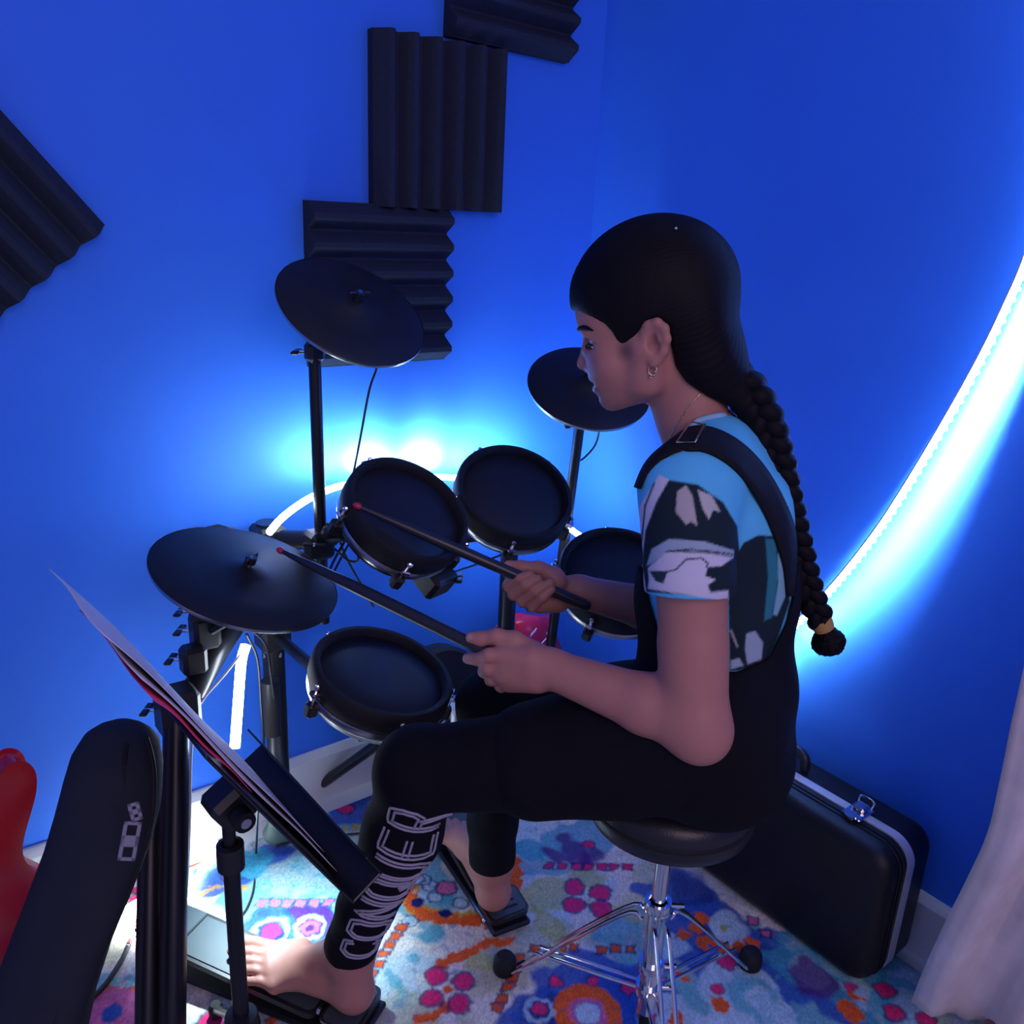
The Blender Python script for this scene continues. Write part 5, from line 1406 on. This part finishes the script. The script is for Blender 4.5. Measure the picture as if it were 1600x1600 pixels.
    # ribbed ankle cuffs
    for s_ in 'LR':
        a_, k_ = J['an' + s_], J['kn' + s_]; ax = nrm(a_ - k_)
        MB().lathe([(.0395, -.006), (.0420, -.004), (.0425, .010), (.0420, .038), (.0405, .041)], a_, -ax, 40).build('cuff', 'black_cloth', leg, smooth=60)
    # printed outline letters wrapped round the near shin, reading upwards from the ankle
    bl = BVHTree.FromPolygons([Vector(v) for v in V_], [tuple(int(i) for i in q) for q in Q_])
    GLY = {'C': [[(1, .78), (.8, 1), (.2, 1), (0, .8), (0, .2), (.2, 0), (.8, 0), (1, .22)]],
           'O': [[(.2, 0), (.8, 0), (1, .2), (1, .8), (.8, 1), (.2, 1), (0, .8), (0, .2), (.2, 0)]],
           'N': [[(0, 0), (0, 1), (1, 0), (1, 1)]],
           'Q': [[(.2, 0), (.8, 0), (1, .2), (1, .8), (.8, 1), (.2, 1), (0, .8), (0, .2), (.2, 0)], [(.6, .3), (1.08, -.12)]],
           'U': [[(0, 1), (0, .2), (.2, 0), (.8, 0), (1, .2), (1, 1)]],
           'E': [[(1, 0), (0, 0), (0, 1), (1, 1)], [(0, .5), (.8, .5)]],
           'R': [[(0, 0), (0, 1), (.8, 1), (1, .82), (1, .62), (.8, .48), (0, .48)], [(.5, .48), (1, 0)]]}
    k_, a_ = J['knL'], J['anL']; ax = nrm(k_ - a_); Lt = np.linalg.norm(k_ - a_)
    toc = nrm((CAM - (k_ + a_) / 2) - ((CAM - (k_ + a_) / 2) @ ax) * ax); sd = np.cross(ax, toc)
    cxs = a_ + ax * .052; lh = .066; lwid = .0345; gap = .0165
    for i, chh in enumerate('CONQUER'):
        m = MB(); s0_ = .037 + i * (lwid + gap)
        for st_ in GLY[chh]:
            fine = []
            for p0, p1 in zip(st_, st_[1:]):
                for t in np.linspace(0, 1, 7)[:-1]: fine.append((p0[0] + (p1[0] - p0[0]) * t, p0[1] + (p1[1] - p0[1]) * t))
            fine.append(st_[-1])
            for sgn in (-1, 1):                                               # two parallel lines make the outlined stroke
                ro = []
                for j, (u_, w_) in enumerate(fine):
                    a0_, b0_ = fine[max(j - 1, 0)], fine[min(j + 1, len(fine) - 1)]; tx, ty = (b0_[0] - a0_[0]) * lwid, (b0_[1] - a0_[1]) * lh; ln_ = math.hypot(tx, ty) + 1e-9
                    sx_ = s0_ + u_ * lwid - ty / ln_ * .0034 * sgn; wy = (w_ - .5) * lh + tx / ln_ * .0034 * sgn
                    cpt = a_ + ax * sx_; ang_ = -(wy / .050) + .42
                    dr = toc * math.cos(ang_) + sd * math.sin(ang_) * 1.0
                    r_ = bl.ray_cast(Vector(cpt + dr * .2), Vector(-dr))
                    if r_[0] is not None and np.linalg.norm(np.array(r_[0]) - cpt) < .078: ro.append(np.array(r_[0]) + np.array(r_[1]) * .0006)
                if len(ro) > 2: m.tube(ro, .0020, 6)
        m.build('printed_letter', 'print_grey', leg, smooth=180)

    # ---- jewellery
    ec = hp(1018, 571, .074)
    er = MB().tube([ec + HR @ np.array([.0050 * math.cos(a), 0, .0065 * math.sin(a) - .006]) for a in np.linspace(0, 2 * math.pi, 17)], .0010, 6, caps=False)
    for dx, dz in ((0, -.012), (.004, -.014), (-.003, -.008)): er.sphere(ec + HR @ np.array([dx, .002, dz]), .0017, 8, 6)
    er.build('earring', 'brass', body, smooth=180)
    bh = BVHTree.FromPolygons([Vector(v) for v in parts[0][0]], [tuple(int(i) for i in q) for q in parts[0][1]])
    ch_ = []
    for c in spline([np.array(c, float) for c in ((1096, 612), (1086, 624), (1074, 638), (1066, 652), (1056, 666), (1050, 677), (1046, 684))], 4):
        r_ = bh.ray_cast(Vector(CAM), Vector(ray(*c)).normalized())
        if r_[0] is not None: ch_.append(np.array(r_[0]) + np.array(r_[1]) * .0009)
    if len(ch_) > 3:
        nk = MB().tube(ch_, .0006, 6)
        for p_ in ch_[::3]: nk.sphere(p_, .0013, 8, 6)
        nk.build('necklace', 'brass', body, smooth=180)
    hc_ = [hp(1050, 345, .03), hp(1056, 357, .05)]
    for c in hc_: MB().sphere(c, .0022, 8, 6).build('hair_clip', 'steel', hair, smooth=180)


def nrm_rows(a): return a / (np.linalg.norm(a, axis=1, keepdims=True) + 1e-9)

M['skin'] = mat('brown_skin', (.4, .2, .15), .52, attr='Col', var=.05, scale=40, bump=.05, bump_scale=400, spec=.4)
_b = M['skin'].node_tree.nodes['Principled BSDF']; _b.inputs['Subsurface Weight'].default_value = .12; _b.inputs['Subsurface Radius'].default_value = (.010, .004, .003); _b.inputs['Subsurface Scale'].default_value = .6
M['hair'] = mat('black_hair', (.006, .005, .007), .6, var=.3, scale=60, bump=.35, bump_scale=90, spec=.12, stretch=(1, 1, .12))
M['tie'] = mat('mustard_hair_tie', (.42, .24, .07), .8, var=.15, scale=90)
M['eye_white'] = mat('eye_white', (.72, .68, .68), .2, var=.03)
M['iris'] = mat('dark_brown_iris', (.02, .012, .01), .1, var=.1)
M['tee'] = mat('printed_cotton', (.1, .4, .6), .85, attr='Col', var=.06, scale=60, bump=.2, bump_scale=180, spec=.15)
M['tee_trim'] = mat('pale_blue_rib', (.30, .52, .68), .85, var=.08, scale=120, bump=.2)
M['black_cloth'] = mat('black_cotton', (.007, .007, .010), .92, var=.2, scale=30, bump=.3, bump_scale=160, spec=.12)
M['strap_cloth'] = mat('black_webbing', (.009, .009, .013), .8, var=.2, scale=90, bump=.3, spec=.15)
M['legging_cloth'] = mat('black_jersey', (.009, .009, .013), .8, var=.2, scale=30, bump=.25, bump_scale=160, spec=.2)
M['print_grey'] = mat('grey_rubber_print', (.34, .32, .40), .5, var=.15, scale=60)
M['brass'] = mat('pale_gold', (.80, .62, .42), .25, 1.0, var=.08, scale=60)
build_person()

# ------------------------------------------------------------------ drumsticks
def drumstick(tip, grip, length, label):
    tip, grip = np.array(tip), np.array(grip); d = nrm(grip - tip); butt = tip + d * length
    root = thing('drumstick', butt, label, 'drumstick', 'pair of black drumsticks')
    at = lambda s_: tip + d * s_
    MB().tube([at(.010), at(.035), at(.085), at(.16), at(length - .012), at(length - .003), at(length)], [.0034, .0046, .0070, .0088, .0088, .0078, .005], 16).build('shaft', 'stick_black', root, smooth=60)
    MB().sphere(at(.006), (.0052, .0052, .0078), 14, 10, frame_of(d)).build('tip', 'stick_red', root, smooth=180)
    return root
M['stick_black'] = mat('black_lacquered_stick', (.018, .019, .024), .35, var=.1, scale=40)
M['stick_red'] = mat('red_nylon_tip', (.45, .02, .06), .4, var=.1, scale=60)
wlL = (J['wrL'] - GC) @ GL
drumstick(P(434, 858, 1.33), hp(748, 1012, wlL - .017), .405, "black drumstick in the drummer's near hand, its red tip over the hi-hat pad")
drumstick(P(553, 788, 1.333), P(840, 913, 1.370), .396, "black drumstick in the drummer's far hand, its tip over the tom pad")
